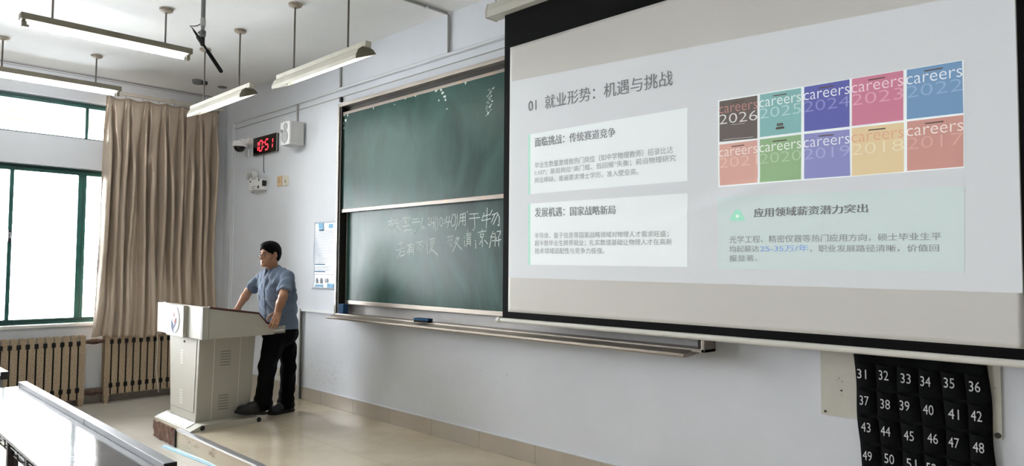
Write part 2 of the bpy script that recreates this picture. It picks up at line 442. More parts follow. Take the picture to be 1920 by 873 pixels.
for (px, py, s) in ((645, 215, 9), (652, 216, 5), (648, 225, 7), (643, 231, 6), (818, 169, 6), (827, 169, 5), (830, 174, 6), (834, 181, 6), (835, 187, 5), (873, 154, 7), (823, 188, 3), (838, 204, 3), (740, 196, 3), (700, 203, 4), (779, 179, 5), (770, 180, 5), (760, 184, 4), (645, 240, 4), (925, 165, 3), (921, 180, 3), (923, 190, 3), (918, 200, 3), (915, 212, 3)):
    c = F(px, py, UD + .001); k = s / 1000 * 3.2
    n = 7; pts = [(c[0] + k * math.cos(2 * math.pi * i / n) * rng.uniform(.5, 1.2), c[1], c[2] + k * math.sin(2 * math.pi * i / n) * rng.uniform(.4, 1.0)) for i in range(n)]
    w_.raw(pts, [tuple(range(n))])
for k in range(26):
    c = F(921 + rng.uniform(-5, 5) - k * .25, 164 + k * 2.1, UD + .001)
    w_.raw([(c[0] - .012, c[1], c[2] - .004), (c[0] + .012, c[1], c[2] + .003), (c[0] + .012, c[1], c[2] + .006), (c[0] - .012, c[1], c[2] - .001)], [(0, 1, 2, 3)])
w_.build('chalk_marks', M_chalk, up)
lo = MB().box(lx0 + .012, bx1 - .06, -LD, -LD + .016, lz0 + .02, lz1).build('lower_panel', M_bl, bb)
p_ = MB().box(lx0 + .0, bx1 - .055, -LD - .006, -LD + .018, lz0 - .004, lz0 + .034, .004).box(lx0, lx0 + .014, -LD - .004, -LD + .018, lz0, lz1, .003)
p_.build('panel_frame', M_alu, lo)
# hand-written chalk notice, stroke by stroke
STROKES = [
 [(245,205),(250,300)],[(205,255),(300,235)],[(200,305),(345,270)],[(330,215),(215,375)],[(225,345),(280,330),(250,375)],[(315,300),(375,372)],[(350,285),(330,340),(290,415)],
 [(430,180),(433,200)],[(400,225),(395,215),(510,200),(500,215)],[(425,245),(490,235)],[(450,240),(430,275),(480,268)],[(415,320),(495,305)],[(452,280),(448,375)],[(412,380),(525,362)],
 [(535,222),(618,212)],[(530,268),(630,255)],[(585,218),(590,330),(570,415),(560,400)],
 [(672,205),(655,300),(665,355),(690,350),(692,320),(660,325)],[(704,338),(709,345)],[(740,215),(765,205),(770,240),(745,305),(782,298)],
 [(800,200),(785,275),(835,268)],[(828,195),(822,350)],[(858,195),(842,290),(855,395)],[(880,210),(878,360)],
 [(915,200),(905,290),(925,318),(945,280),(938,205),(915,200)],[(968,225),(969,233)],[(968,272),(969,280)],[(1005,185),(985,262),(1055,255)],[(1040,180),(1015,340)],
 [(1085,160),(1060,250),(1070,320),(1110,300),(1128,200),(1110,155),(1085,160)],[(1145,150),(1148,260),(1120,370)],
 [(1185,160),(1180,260),(1160,315)],[(1190,160),(1255,140),(1255,305),(1240,300)],[(1195,205),(1250,195)],[(1195,250),(1250,240)],[(1222,150),(1220,300)],[(1280,120),(1286,130)],
 [(1315,155),(1430,145)],[(1310,215),(1450,200)],[(1375,150),(1385,330),(1365,378),(1350,365)],
 [(1510,140),(1480,235)],[(1495,185),(1585,160)],[(1480,245),(1600,215)],[(1555,70),(1540,345)],
 [(1620,100),(1590,165)],[(1620,165),(1690,135),(1720,200),(1715,310),(1700,300)],[(1660,150),(1610,270)],[(1695,160),(1635,295)],
 [(340,560),(425,545)],[(370,530),(372,580)],[(400,525),(395,575)],[(315,650),(445,610)],[(395,585),(330,750)],[(370,670),(430,655),(425,710),(360,730),(370,670)],
 [(470,580),(550,565)],[(515,540),(460,690)],[(490,610),(490,720)],[(490,610),(545,600),(550,705),(540,695)],[(495,640),(545,632)],[(495,670),(545,662)],
 [(590,545),(675,520)],[(640,535),(600,640)],[(645,565),(640,655)],[(650,575),(690,605)],
 [(750,480),(725,590)],[(738,560),(738,700)],[(765,500),(840,485)],[(780,530),(830,520),(825,590),(780,595),(780,530)],[(785,560),(825,555)],[(805,495),(800,620),(760,680)],[(780,620),(880,710)],
 [(1010,470),(1090,450)],[(1040,445),(1045,490)],[(1070,440),(1070,485)],[(1030,500),(1010,550)],[(1025,515),(1075,505),(1070,590),(1055,580)],[(1035,540),(1055,535),(1055,565),(1035,570),(1035,540)],[(1145,465),(1105,560)],[(1130,500),(1180,470)],[(1160,495),(1085,660)],[(1110,530),(1205,632)],
 [(1240,460),(1245,480)],[(1245,510),(1245,590),(1235,600),(1262,575)],[(1265,425),(1330,412)],[(1265,450),(1335,435)],[(1290,375),(1295,480)],[(1270,480),(1330,468)],[(1280,500),(1275,605)],[(1280,500),(1325,495),(1325,580)],[(1285,530),(1322,525)],[(1285,560),(1322,553)],
 [(1390,515),(1400,530)],[(1395,550),(1400,612),(1392,615)],[(1485,370),(1490,390)],[(1430,405),(1540,382)],[(1460,430),(1505,422),(1500,460),(1460,468),(1460,430)],[(1485,470),(1488,600)],[(1470,520),(1450,560)],[(1520,510),(1560,560)],
 [(1635,390),(1600,470)],[(1620,420),(1585,610)],[(1625,425),(1665,415),(1660,590)],[(1620,470),(1660,462)],[(1620,520),(1660,512)],[(1690,390),(1735,385),(1725,440)],[(1680,470),(1675,520),(1740,500)],[(1710,450),(1712,590)],
]
ck = MB()
for st in STROKES:
    P = [F(700 + x / 7.276, 380 + y / 7.276, LD + .0012) for x, y in st]
    for a, b in zip(P, P[1:]):
        d = b - a; d /= max(1e-6, np.linalg.norm(d)); n = np.array([-d[2], 0, d[0]]) * 0.0042; a2, b2 = a - d * .003, b + d * .003
        ck.raw([tuple(a2 - n), tuple(b2 - n * .8), tuple(b2 + n * .8), tuple(a2 + n)], [(0, 1, 2, 3)])
ck.build('chalk_writing', M_chalk, lo)
# tray
TX0, TX1 = bx0 + .0, F(1290, 640, .16)[0]
prof = [(-0.02, 1.10), (-0.02, 1.075), (-0.165, 1.062), (-0.205, 1.062), (-0.212, 1.072), (-0.205, 1.084), (-0.165, 1.082), (-0.15, 1.09), (-0.13, 1.1)]
MB().prism(prof, 'x', TX0 - .015, TX1).build('chalk_tray', M_alu, bb, smooth=25)
MB().box(TX0 - .004, TX0 + .01, -0.135, -0.01, 1.095, 1.19, .004).build('end_block', mat('grey_end_block', '#b9b6b0', .5), bb)
M_blue = mat('blue_eraser_felt', '#1d4a72', 0.85, vary=.1, vscale=60, bump=.3, bscale=200)
M_blk = mat('black_felt', '#121214', 0.95, bump=.3, bscale=300)
def eraser(loc, rz, label, up=False):
    t = thing('chalkboard_eraser', label, 'eraser', loc, 'blackboard erasers on the tray')
    x, y, z = loc
    if up:
        MB().box(x - .04, x + .04, y - .03, y + .03, z, z + .092, .008).build('felt_pad', M_blue, t)
        MB().box(x - .042, x - .032, y - .032, y + .032, z, z + .094, .004).build('back_plate', mat('dark_blue_plastic', '#153a5e', .5), t)
    else:
        MB().box(x - .085, x + .085, y - .03, y + .03, z + .014, z + .034, .006).build('back_plate', M_blue, t)
        MB().box(x - .083, x + .083, y - .028, y + .028, z, z + .015, .003).build('felt_pad', M_blk, t)
    t.rotation_euler = (0, 0, rz)
p = F(797, 586, .12); eraser((p[0], -.14, 1.108), .12, 'flat blue and black eraser lying midway along the chalk tray')
p = F(648, 575, .075); eraser((p[0] + .005, -.10, 1.1115), 0, 'blue eraser standing on end in the left corner of the chalk tray', up=True)

# ------------------------------------------------------------------ projection screen
M_fab = mat('screen_fabric', '#dbd8d3', 0.75, bump=.02, bscale=500)
M_scrblk = mat('screen_black_border', '#050506', 0.8, spec=.15)
M_case = mat('cream_screen_case', '#cfccc1', 0.45)
SD = 0.22
# soft diagonal creases in the cloth: displacement of everything lying on the screen
c0, c1 = F(1300, 397, SD), F(1445, 345, SD)
cdir = (c1 - c0); clen = np.linalg.norm(cdir); cdir /= clen; cn = np.array([-cdir[2], 0, cdir[0]])
def crease(P):
    P = np.asarray(P, float); r = P - c0
    t = r @ cdir / clen; s = r @ cn
    env = np.exp(-((t - .45) / .75) ** 2)
    return 0.007 * env * (np.exp(-(s / .035) ** 2) - .7 * np.exp(-((s - .085) / .05) ** 2)) + 0.004 * np.sin(P[:, 0] * 2.1 + .7) 
def bend(o, base):
    n = len(o.data.vertices); co = np.empty(n * 3); o.data.vertices.foreach_get('co', co); co = co.reshape(-1, 3)
    co[:, 1] -= crease(co + np.array(base)); o.data.vertices.foreach_set('co', co.ravel()); o.data.update()
sx0, sx1, sz0, sz1 = 5.443, 8.469, 1.258, 3.168
kx0, kx1, kz0, kz1 = 5.380, 8.532, 1.196, 3.43
sb = (6.95, -SD, 1.19)
sc = thing('projection_screen', 'large pull-down projection screen with black border showing a career talk slide', 'projection screen', sb)
def grid_rect(x0, x1, z0, z1, y, name, m, parent, nx=120, nz=80):
    b = MB(); Q = [(x0, y, z1), (x1, y, z1), (x1, y, z0), (x0, y, z0)]
    quad_on(b, Q, nu=nx, nv=nz); o = b.build(name, m, parent, smooth=180); bend(o, sb); return o
fb = grid_rect(sx0 - .004, sx1 + .004, sz0 - .004, sz1 + .004, -SD, 'screen_cloth', M_fab, sc)
md = fb.modifiers.new('cloth', 'SOLIDIFY'); md.thickness = 0.0006; md.offset = -1
bd = MB()
for (x0, x1, z0, z1) in ((kx0, kx1, sz1, kz1), (kx0, kx1, kz0, sz0), (kx0, sx0, sz0, sz1), (sx1, kx1, sz0, sz1)):
    quad_on(bd, [(x0, -SD + .001, z1), (x1, -SD + .001, z1), (x1, -SD + .001, z0), (x0, -SD + .001, z0)], nu=max(1, int((x1 - x0) / .03)), nv=max(1, int((z1 - z0) / .03)))
o = bd.build('black_border', M_scrblk, sc); bend(o, sb)
md = o.modifiers.new('cloth', 'SOLIDIFY'); md.thickness = 0.0006; md.offset = -1
MB().cyl((kx0 - .02, -SD, kz0 - .005), (kx1 + .02, -SD, kz0 - .005), .017, 20).cyl((kx0 - .05, -SD, kz0 - .005), (kx0 - .02, -SD, kz0 - .005), .021, 16).build('weight_bar', mat('white_bar', '#dedcd4', .35), sc, smooth=40)
cx0 = F(921, 30, SD)[0]
cp = [(-SD - .06, 3.425), (-SD - .065, 3.47), (-SD - .045, 3.53), (-SD + .045, 3.53), (-SD + .06, 3.49), (-SD + .05, 3.425)]
MB().prism(cp, 'x', cx0 + .012, 8.70, .004).build('roller_case', M_case, sc)
MB().prism([(-SD + (y + SD) * 1.06, 3.478 + (z - 3.478) * 1.06) for y, z in cp], 'x', cx0, cx0 + .014, .003).build('end_cap', M_case, sc)
M_chain = mat('dull_steel', '#8a8880', .45, metal=.7)
for xx in (cx0 + .05, 8.6):
    ch = MB()
    for k in range(6):
        z = 3.535 + k * .02; r = .011; ax = k % 2
        ch.tube([(xx + (r * .6 * math.cos(a) if ax else 0), -SD + (0 if ax else r * .6 * math.cos(a)), z + r * 1.2 * math.sin(a)) for a in np.linspace(0, 2 * math.pi, 13)[:-1]], .002, 5, closed=True)
    ch.build('chain', M_chain, sc)
    MB().tube([(xx, -SD, 3.65), (xx + .01, -SD + .015, 3.66), (xx + .02, -SD * .6, 3.645), (xx + .03, -.05, 3.58), (xx + .03, -.006, 3.55)], .011, 8).cyl((xx + .03, -.008, 3.55), (xx + .03, 0, 3.55), .035, 16).build('wall_bracket', M_chain, sc, smooth=40)

# the projected slide: thrown light on the cloth
SLIDE_E = 0.70
def slide_mat(name, c, e=0.10):
    if name[0] in 'cty' and name[1:].isdigit(): c = '#%02x%02x%02x' % tuple(int(255 - (255 - int(c[i:i + 2], 16)) * .90) for i in (1, 3, 5))
    return mat('slide_' + name, c, 0.8, emit=e * SLIDE_E)
SL = lambda px, py: F(px, py, SD)
def PQ(tl, tr, br, bl, k=0.0):
    off = np.array([0, -0.0012 - k, 0])
    return [SL(*a) + off for a in (tl, tr, br, bl)]
zl1, zr1 = SL(957, 153)[2], SL(1765, 0)[2]
zr1 = zl1 + (zr1 - zl1) * (sx1 - sx0) / (SL(1765, 0)[0] - sx0)
zl0, zr0 = SL(953, 520)[2], SL(1920, 549)[2]
b = MB(); quad_on(b, [(sx0, -SD - .0009, zl1), (sx1, -SD - .0009, zr1), (sx1, -SD - .0009, zr0), (sx0, -SD - .0009, zl0)], nu=120, nv=80)
slide = b.build('projected_slide', slide_mat('background', '#d6d9dc', .10), sc, smooth=180); bend(slide, sb)
def flat(name, parts, mats):
    """parts: list of (kind, quad, extra, material index)"""
    b = MB()
    for kind, Q, ex, mi in parts:
        b.mat(mi)
        if kind == 'q': quad_on(b, Q, nu=max(1, ex), nv=max(1, ex))
        else: text_on(b, ex[0], *Q, bold=ex[1] if ex[1] < 0 or ex[0].isascii() else 0.0, heavy=0.0 if ex[0].isascii() else ex[1])
    o = b.build(name, mats, slide); bend(o, sb); return o
ST = slide_mat('dark_text', '#85878a', .03); SG = slide_mat('grey_text', '#9fa1a3', .04)
SCARD = slide_mat('pale_card', '#e2e8e9', .15); STEAL = slide_mat('teal_bar', '#a9dccb', .13)
flat('slide_title', [('t', PQ((991, 186), (1262, 131), (1262, 160), (991, 211), .0012), ('01  就业形势：机遇与挑战', .012), 0)], [ST])
flat('slide_card', [('q', PQ((994.6, 251.6), (1289.6, 202), (1289.6, 339), (994.6, 363.7), .0006), 24, 0), ('q', PQ((991, 252), (994.6, 251.6), (994.6, 363.7), (991, 364), .0006), 4, 1)], [SCARD, STEAL])
flat('slide_card', [('q', PQ((994.6, 381.5), (1289.6, 362), (1289.6, 500), (994.6, 496), .0006), 24, 0), ('q', PQ((991, 382), (994.6, 381.5), (994.6, 496), (991, 496), .0006), 4, 1)], [SCARD, STEAL])
flat('slide_card', [('q', PQ((1346.7, 369.5), (1808, 348.4), (1808, 508.7), (1346.7, 504.5), .0006), 30, 0)], [slide_mat('teal_card', '#ccdad9', .12)])
flat('slide_heading', [('t', PQ((1003.5, 258), (1155, 238.5), (1155, 256), (1003.5, 275.6), .0014), ('面临挑战：传统赛道竞争', .025), 0)], [ST])
flat('slide_heading', [('t', PQ((1003.5, 389.3), (1155, 384.5), (1155, 401.5), (1003.5, 407), .0014), ('发展机遇：国家战略新局', .025), 0)], [ST])
flat('slide_heading', [('t', PQ((1414, 390), (1626.5, 381.5), (1626.5, 398), (1414, 407.5), .0014), ('应用领域薪资潜力突出', .03), 0)], [ST])
def para(rows):
    flat('slide_paragraph', [('t', PQ((x0, a), (x1, c), (x1, d), (x0, e), .0014), (s, .004), mi) for (s, x0, x1, a, c, d, e, mi) in rows], [SG, slide_mat('blue_text', '#8fb1e6', .09)])
para([('毕业生数量激增致热门岗位（如中学物理教师）招录比达', 1003.3, 1263, 304.5, 273.5, 287, 316, 0), ('1:107；基层岗位“高门槛、低回报”失衡；前沿物理研究', 1003.3, 1268, 319, 289.5, 302.5, 330, 0), ('岗位稀缺，普遍要求博士学历，准入壁垒高。', 1003.3, 1198, 333, 315, 327.5, 343.5, 0)])
para([('半导体、量子信息等国家战略领域对物理人才需求旺盛；', 1003.3, 1254.5, 436, 432, 444.5, 448, 0), ('超半数毕业生跨界就业；扎实数理基础让物理人才在高新', 1003.3, 1261, 450.3, 447, 459.5, 462, 0), ('技术领域适配性与竞争力极强。', 1003.3, 1134, 464.5, 464, 475.4, 475.6, 0)])
para([('光学工程、精密仪器等热门应用方向，硕士毕业生平', 1367.8, 1764.3, 442, 435, 450, 456, 0), ('均起薪达', 1367.8, 1423.5, 460.5, 460, 472, 473, 0), ('25-35万/年', 1425.5, 1515.4, 459.5, 458, 471, 472, 1), ('，职业发展路径清晰，价值回', 1519, 1760, 459, 457.5, 471.6, 472.5, 0), ('报显著。', 1367.8, 1420, 477.8, 477.6, 489.4, 490, 0)])
ic = MB()
cx, cy = 1383, 404
out = [SL(cx + 15 * x, cy + 12.5 * y) + np.array([0, -.0026, 0]) for x, y in [(-.95, .55), (-.8, .75), (.8, .75), (.95, .55), (.3, -.75), (.15, -.9), (-.15, -.9), (-.3, -.75)]]
ic.raw([tuple(p) for p in out], [tuple(range(len(out)))]); ic.mat(1)
ic.raw([tuple(SL(cx + x, cy + y) + np.array([0, -.0034, 0])) for x, y in [(-4, 1), (0, -3), (4, 1), (0, 5)]], [(0, 1, 2, 3)])
o = ic.build('slide_icon', [slide_mat('teal_icon', '#9fe0c6', .15), slide_mat('icon_white', '#e6f4ee', .15)], slide); bend(o, sb)
flat('cover_mount', [('q', PQ((1346.5, 188.5), (1807, 112), (1808, 314), (1347, 350.5), .0006), 30, 0)], [slide_mat('white', '#e9efef', .16)])
COVERS = [
 ('2026', ((1349.4,190.2),(1420.2,178.9),(1420.2,259.3),(1349.4,266)), '#5d5450', '#b98078', '#e2e0df'),
 ('2025', ((1424.7,177.4),(1502,164.6),(1502,247.4),(1424.7,257)), '#7fb6b5', '#eef4f3', '#b7d8d5'),
 ('2024', ((1507.7,163),(1592.6,148.5),(1592.6,237),(1507.7,246.5)), '#575bab', '#eceef6', '#8b8fca'),
 ('2023', ((1597,147.8),(1693.5,131.7),(1693.5,225),(1597,236)), '#cd7893', '#efd3de', '#df9fb8'),
 ('2022', ((1700,130.8),(1803.8,113.5),(1806,211.5),(1700,223.6)), '#6d95bf', '#e8eef4', '#8fb0d2'),
 ('2021', ((1349.4,271.2),(1420.2,262.3),(1420.2,342),(1349.4,347.7)), '#dba697', '#f4e6df', '#e7bfb1'),
 ('2020', ((1424.7,261.4),(1502,251.8),(1502,335.8),(1424.7,341.7)), '#8fb584', '#f0f4ee', '#aecba5'),
 ('2019', ((1507.7,251.2),(1592.6,242),(1593.8,329.2),(1507.7,335.2)), '#878bc6', '#eceef6', '#a8abd8'),
 ('2018', ((1597,240),(1694.4,229),(1694.4,321.3),(1597,329.6)), '#e8cf9f', '#e2a98b', '#f1e2be'),
 ('2017', ((1700.6,227.6),(1806.3,215.2),(1806.3,312),(1700.6,320.3)), '#cd9388', '#f3e6e2', '#dba89d'),
]
for yr, q, c1_, c2_, c3_ in COVERS:
    Q = PQ(*q, .0012); up1 = np.array([0, -.0008, 0])
    U = lambda a, b, c, d: [x + up1 for x in sub_quad(Q, a, b, c, d)]
    parts = [('q', Q, 8, 0), ('t', U(-.01, 1.0, .695, .86), ('careers', -.008), 1), ('t', U(.0, 1.0, .43, .665), (yr, -.012), 2), ('q', U(.33, .66, .905, .93), 1, 3)]
    if yr == '2025': parts += [('t', U(.42, .58, .2, .27), ('oo', .05), 3), ('q', U(.4, .6, .13, .18), 1, 3)]
    if yr == '2026': parts += [('q', U(.32, .68, .385, .392), 1, 2), ('q', U(.1, .9, .04, .048), 1, 2)]
    flat('magazine_cover', parts, [slide_mat('c%s' % yr, c1_, .09), slide_mat('t%s' % yr, c2_, .13), slide_mat('y%s' % yr, c3_, .11), slide_mat('strip', '#6b5a52', .02)])
# ------------------------------------------------------------------ lights on the ceiling
M_lamp = mat('olive_lamp_body', '#77715f', 0.5, vary=.06)
M_lampw = mat('cream_reflector', '#c9c5b6', 0.45, vary=.05)
M_in = mat('white_reflector_inside', '#eeeeea', 0.35)
M_rod = mat('dull_rod', '#6f6a62', 0.45, metal=.5)
M_cap = mat('yellowed_ceiling_cap', '#b9ae9f', 0.6, color2='#9a8d7c', vscale=60)
M_tube = mat('lit_fluorescent_tube', '#ffffff', 0.4, emit=TUBE_W, emit_color='#fbfdff')
M_tend = mat('tube_end_metal', '#9a9a98', 0.35, metal=.8)
def suspend(t, pts, zlow):
    for (x, y) in pts:
        MB().cyl((x, y, zlow), (x, y, ZC - .02), .0075, 10).build('hanging_rod', M_rod, t, smooth=40)
        MB().lathe([(.0, 0), (.03, 0), (.052, .012), (.055, .03), (.0, .03)], (x, y, ZC - .031), n=24).build('ceiling_cap', M_cap, t, smooth=40)
def batten(x, y0, y1, z, rods, label):
    t = thing('fluorescent_light', label, 'ceiling light', (x, (y0 + y1) / 2, z), 'bare fluorescent battens over the desks')
    MB().box(x - .045, x + .045, y0, y1, z, z + .048, .004).build('housing', M_lamp, t)
    MB().prism([(x - .044, z), (x - .02, z - .012), (x + .02, z - .012), (x + .044, z)], 'y', y0 + .03, y1 - .03).build('reflector', M_in, t)
    for yy in (y0 + .012, y1 - .042):
        MB().box(x - .02, x + .02, yy, yy + .03, z - .052, z, .005).build('tube_holder', M_lamp, t)
    MB().cyl((x, y0 + .04, z - .036), (x, y1 - .04, z - .036), .0135, 16).build('tube', M_tube, t, smooth=40)
    for ya in (y0 + .035, y1 - .06): MB().cyl((x, ya, z - .036), (x, ya + .025, z - .036), .0142, 16).build('tube_cap', M_tend, t, smooth=40)
    suspend(t, [(x, yy) for yy in rods], z + .04)
batten(2.82, -2.735, -1.503, 3.378, (-2.53, -1.715), 'lit fluorescent batten on two rods, the one in front of the hanging microphone')
batten(.89, -2.735, -1.499, 3.388, (-2.53, -1.733), 'lit fluorescent batten on two rods, nearest the windows')
def trough(pl, pr_, pc0, pc1, y, z, rods, label):
    x0, x1 = F(*pl, -y + .085)[0], F(*pr_, -y + .085)[0]; k0, k1 = F(*pc0, -y)[0], F(*pc1, -y)[0]
    t = thing('chalkboard_light', label, 'ceiling light', ((x0 + x1) / 2, y, z), 'trough lights over the chalkboard')
    pr = [(-.085, 0), (-.086, .028), (-.066, .074), (-.032, .099), (.016, .106), (.058, .092), (.085, .067)]
    inn = [(a * .955 + .001, b * .93 + .002) for i, (a, b) in enumerate(pr)]; inn[0] = (-.0825, 0.0); inn[-1] = (.0825, .066)
    poly = pr + inn[::-1]
    MB().prism([(y + a, z + b) for a, b in poly], 'x', x0, x1).build('reflector', M_lampw, t)
    for xa in (x0 + .003, x1 - .0045):
        MB().prism([(y + a * .95 + .001, z + b * .92 + .003) for a, b in pr], 'x', xa, xa + .0015).build('inner_plate', M_in, t)  # one at each end
    for xx in (x0 - .003, x1):
        MB().prism([(y + a, z + b) for a, b in pr], 'x', xx, xx + .003).build('end_plate', M_lamp, t)
    MB().box(k0, k1, y - .025, y + .025, z + .096, z + .138, .003).build('channel', M_lampw, t)
    MB().cyl((x0 + .09, y + .0, z + .062), (x1 - .09, y + .0, z + .062), .0135, 16).build('tube', M_tube, t, smooth=40)
    for xx in (x0 + .06, x1 - .09):
        MB().box(xx, xx + .03, y - .018, y + .018, z + .045, z + .101, .004).build('tube_holder', M_lamp, t)
    suspend(t, [(F(*q, -y)[0], y) for q in rods], z + .13)
trough((351, 212), (449, 181), (361, 193), (473, 158), -1.045, 3.05, ((383, 150), (449, 120)), 'cream trough light over the board, the one nearer the curtain')
trough((510, 158), (667, 109), (523, 134), (691, 82), -1.015, 3.037, ((552, 80), (653, 50)), 'cream trough light over the board, the one nearer the screen')

# small fittings on the ceiling
t = thing('smoke_detector', 'small grey ceiling detector half wrapped in crumpled clear film, near the corner', 'detector', (.66, -.62, ZC - .05))
MB().lathe([(0, 0), (.035, 0), (.055, .012), (.06, .03), (.06, .05), (0, .05)], (.66, -.62, ZC - .05)).build('body', mat('grey_detector', '#77797b', .4), t, smooth=40)
b = MB()
for k in range(9):
    a = k * .7; c = Vector((.66 + .05 * math.cos(a), -.62 + .055 * math.sin(a), ZC - .03))
    b.raw([tuple(c + Vector(rng.uniform(-.03, .03, 3)) * Vector((1, 1, .6))) for _ in range(4)], [(0, 1, 2), (0, 2, 3)])
b.build('plastic_film', mat('crumpled_film', '#b7babd', .15, spec=.8), t)
MB().box(.675, .74, -.60, -.53, ZC - .055, ZC - .012, .01).build('sensor_head', mat('dark_sensor', '#2c2d2f', .35), t)
o = MB().lathe([(0, 0), (.03, 0), (.05, .004), (.055, .012), (0, .012)], (.554, -.284, ZC - .0125), n=24).build('ceiling_vent', mat('grey_disc', '#6e6d6b', .5), smooth=40, origin=(.554, -.284, ZC - .0125))
tag(o, 'small flat grey disc on the ceiling close to the room corner', 'vent')

# hanging boom microphone
mx, my = 4.2, -1.94
t = thing('hanging_microphone', 'black shotgun microphone hanging from the ceiling on a grey pole', 'microphone', (mx, my, 3.0))
M_pole = mat('grey_pole', '#7d8083', .4, metal=.4); M_mic = mat('black_microphone', '#0d0d0e', .55)
MB().cyl((mx, my, 3.24), (mx, my, ZC), .0145, 16).lathe([(0, 0), (.06, 0), (.06, .012), (0, .012)], (mx, my, ZC - .0125)).build('ceiling_pole', M_pole, t, smooth=40)
MB().cyl((mx, my, 3.195), (mx, my, 3.25), .0175, 16).build('collar', mat('pale_collar', '#b4b6b6', .4), t, smooth=40)
MB().cyl((mx, my, 3.115), (mx, my, 3.2), .012, 12).box(mx - .017, mx + .017, my - .017, my + .017, 3.12, 3.165, .005).cyl((mx - .02, my - .02, 3.15), (mx + .015, my + .01, 3.15), .009, 10).build('swivel', M_pole, t, smooth=40)
A, B = Vector((4.144, -1.99, 3.185)), Vector((4.28, -1.835, 2.882)); D = B - A
MB().cyl((mx, my, 3.07), (mx, my, 3.118), .015, 14).ball((mx, my, 3.072), .016).build('clip', M_mic, t, smooth=50)
MB().tube([A, A + D * .05, A + D * .06, A + D * .22, A + D * .23, A + D * .52, A + D * .53], [.004, .005, .0075, .010, .0095, .0095, .011], 14).cyl(A + D * .20, A + D * .34, .0165, 14).build('microphone_body', M_mic, t, smooth=50)
MB().tube([A + D * .5, A + D * .52, A + D * .6, A + D * .8, A + D * .96, A + D * .99, B], [.009, .0125, .0135, .0135, .0135, .011, .004], 14).build('foam_windshield', mat('black_foam', '#080808', .95), t, smooth=50)
MB().tube([A, A + Vector((-.012, -.012, .012)), A + Vector((.01, .012, .012)), Vector((mx - .03, my - .025, 3.2)), Vector((mx - .012, my - .012, 3.21))], .0032, 6).build('cable', M_mic, t, smooth=50)

# ------------------------------------------------------------------ trunking and cables on the front wall
M_trunk = mat('white_trunking', '#d7d9dc', .45); M_pipe = mat('grey_conduit', '#9c9b98', .4)
def thing1(name, label, cat, mb, m, origin, smooth=None, group=None):
    return tag(mb.build(name, m, None, smooth, origin), label, cat, group)
g = 'surface trunking on the front wall'
t = thing('cable_trunking', 'long white cable trunking running level high along the front wall and down by the curtain', 'cable trunking', (2.7, 0, 3.345), g)
MB().box(.25, 6.9, -.028, -.001, 3.345, 3.372, .003).cyl((2.75, -.03, 3.358), (6.9, -.03, 3.358), .0125, 12).build('duct', M_trunk, t)
MB().box(.255, 6.9, -.006, -.001, 3.277, 3.285).build('cable', M_pipe, t)
MB().box(.25, .295, -.028, -.001, .29, 3.345, .003).box(.305, .325, -.014, -.001, .29, 3.30, .003).build('vertical_duct', M_trunk, t)
MB().box(.245, .30, -.031, -.001, 3.26, 3.375, .003).build('elbow', M_trunk, t)
thing1('conduit', 'short dark cable drop from the ceiling light down to the level trunking', 'cable', MB().box(2.77, 2.795, -.014, 0, 3.372, ZC - .002, .003), M_pipe, (2.78, 0, 3.372), group=g)
t = thing('conduit', 'grey conduit across the ceiling and down the wall beside the screen', 'cable', (4.49, 0, 3.5), g)
MB().tube([(4.484, -.90, ZC + .0), (4.484, -.89, ZC - .010), (4.484, -.86, ZC - .012), (4.487, -.03, ZC - .012), (4.49, -.014, ZC - .02), (4.49, -.012, 3.372)], .011, 10).build('pipe', mat('pale_conduit', '#b4b3b0', .4), t, smooth=40)
for yy in (-.75, -.25): MB().box(4.46, 4.51, yy - .008, yy + .008, ZC - .026, ZC, .002).build('clip', M_trunk, t)
t = thing('cable_trunking', 'white trunking from the chalkboard corner turning down to the platform floor', 'cable trunking', (2.1, 0, ZP), g)
MB().box(2.085, 2.80, -.03, -.001, 1.085, 1.112, .003).build('duct', M_trunk, t)
MB().box(2.083, 2.112, -.04, -.0165, ZP + .002, 1.112, .003).build('vertical_duct', mat('worn_trunking', '#bdbcb9', .4, vary=.06), t)
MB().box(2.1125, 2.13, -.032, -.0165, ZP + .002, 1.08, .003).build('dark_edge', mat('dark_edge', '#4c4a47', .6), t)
thing1('junction_bracket', 'small black cable bracket on the wall above the chalkboard corner', 'bracket',
       MB().box(2.80, 2.83, -.03, 0, 3.225, 3.275, .004).box(2.785, 2.80, -.015, 0, 3.24, 3.262, .002), mat('black_plastic', '#151516', .5), (2.81, 0, 3.225))

# ------------------------------------------------------------------ clock, camera, speaker ...
cd = .036
q = [F(*p, cd) for p in ((474.5, 260), (516.5, 248.5), (518.5, 282), (475, 292.5))]
kx_0, kx_1 = (q[0][0] + q[3][0]) / 2, (q[1][0] + q[2][0]) / 2; kz_0, kz_1 = (q[2][2] + q[3][2]) / 2, (q[0][2] + q[1][2]) / 2
t = thing('digital_clock', 'black digital wall clock showing 10:51 in red digits', 'clock', ((kx_0 + kx_1) / 2, 0, kz_0))
MB().box(kx_0, kx_1, -cd + .012, 0, kz_0, kz_1, .004).build('case', mat('black_clock_case', '#101011', .35), t)
MB().box(kx_0 - .003, kx_1 + .003, -cd + .006, -cd + .018, kz_0 - .003, kz_1 + .003, .003).build('bezel', mat('silver_bezel', '#a7a49c', .35, metal=.6), t)
MB().box(kx_0, kx_1 - .004, -cd, -cd + .008, kz_0, kz_1, .002).build('display_panel', mat('clock_screen', '#0a0a0c', .15), t)
SEG = {'0': 'abcdef', '1': 'bc', '5': 'acdfg'}
M_red = mat('red_led', '#ff4a55', .5, emit=0.75, emit_color='#ff3040')
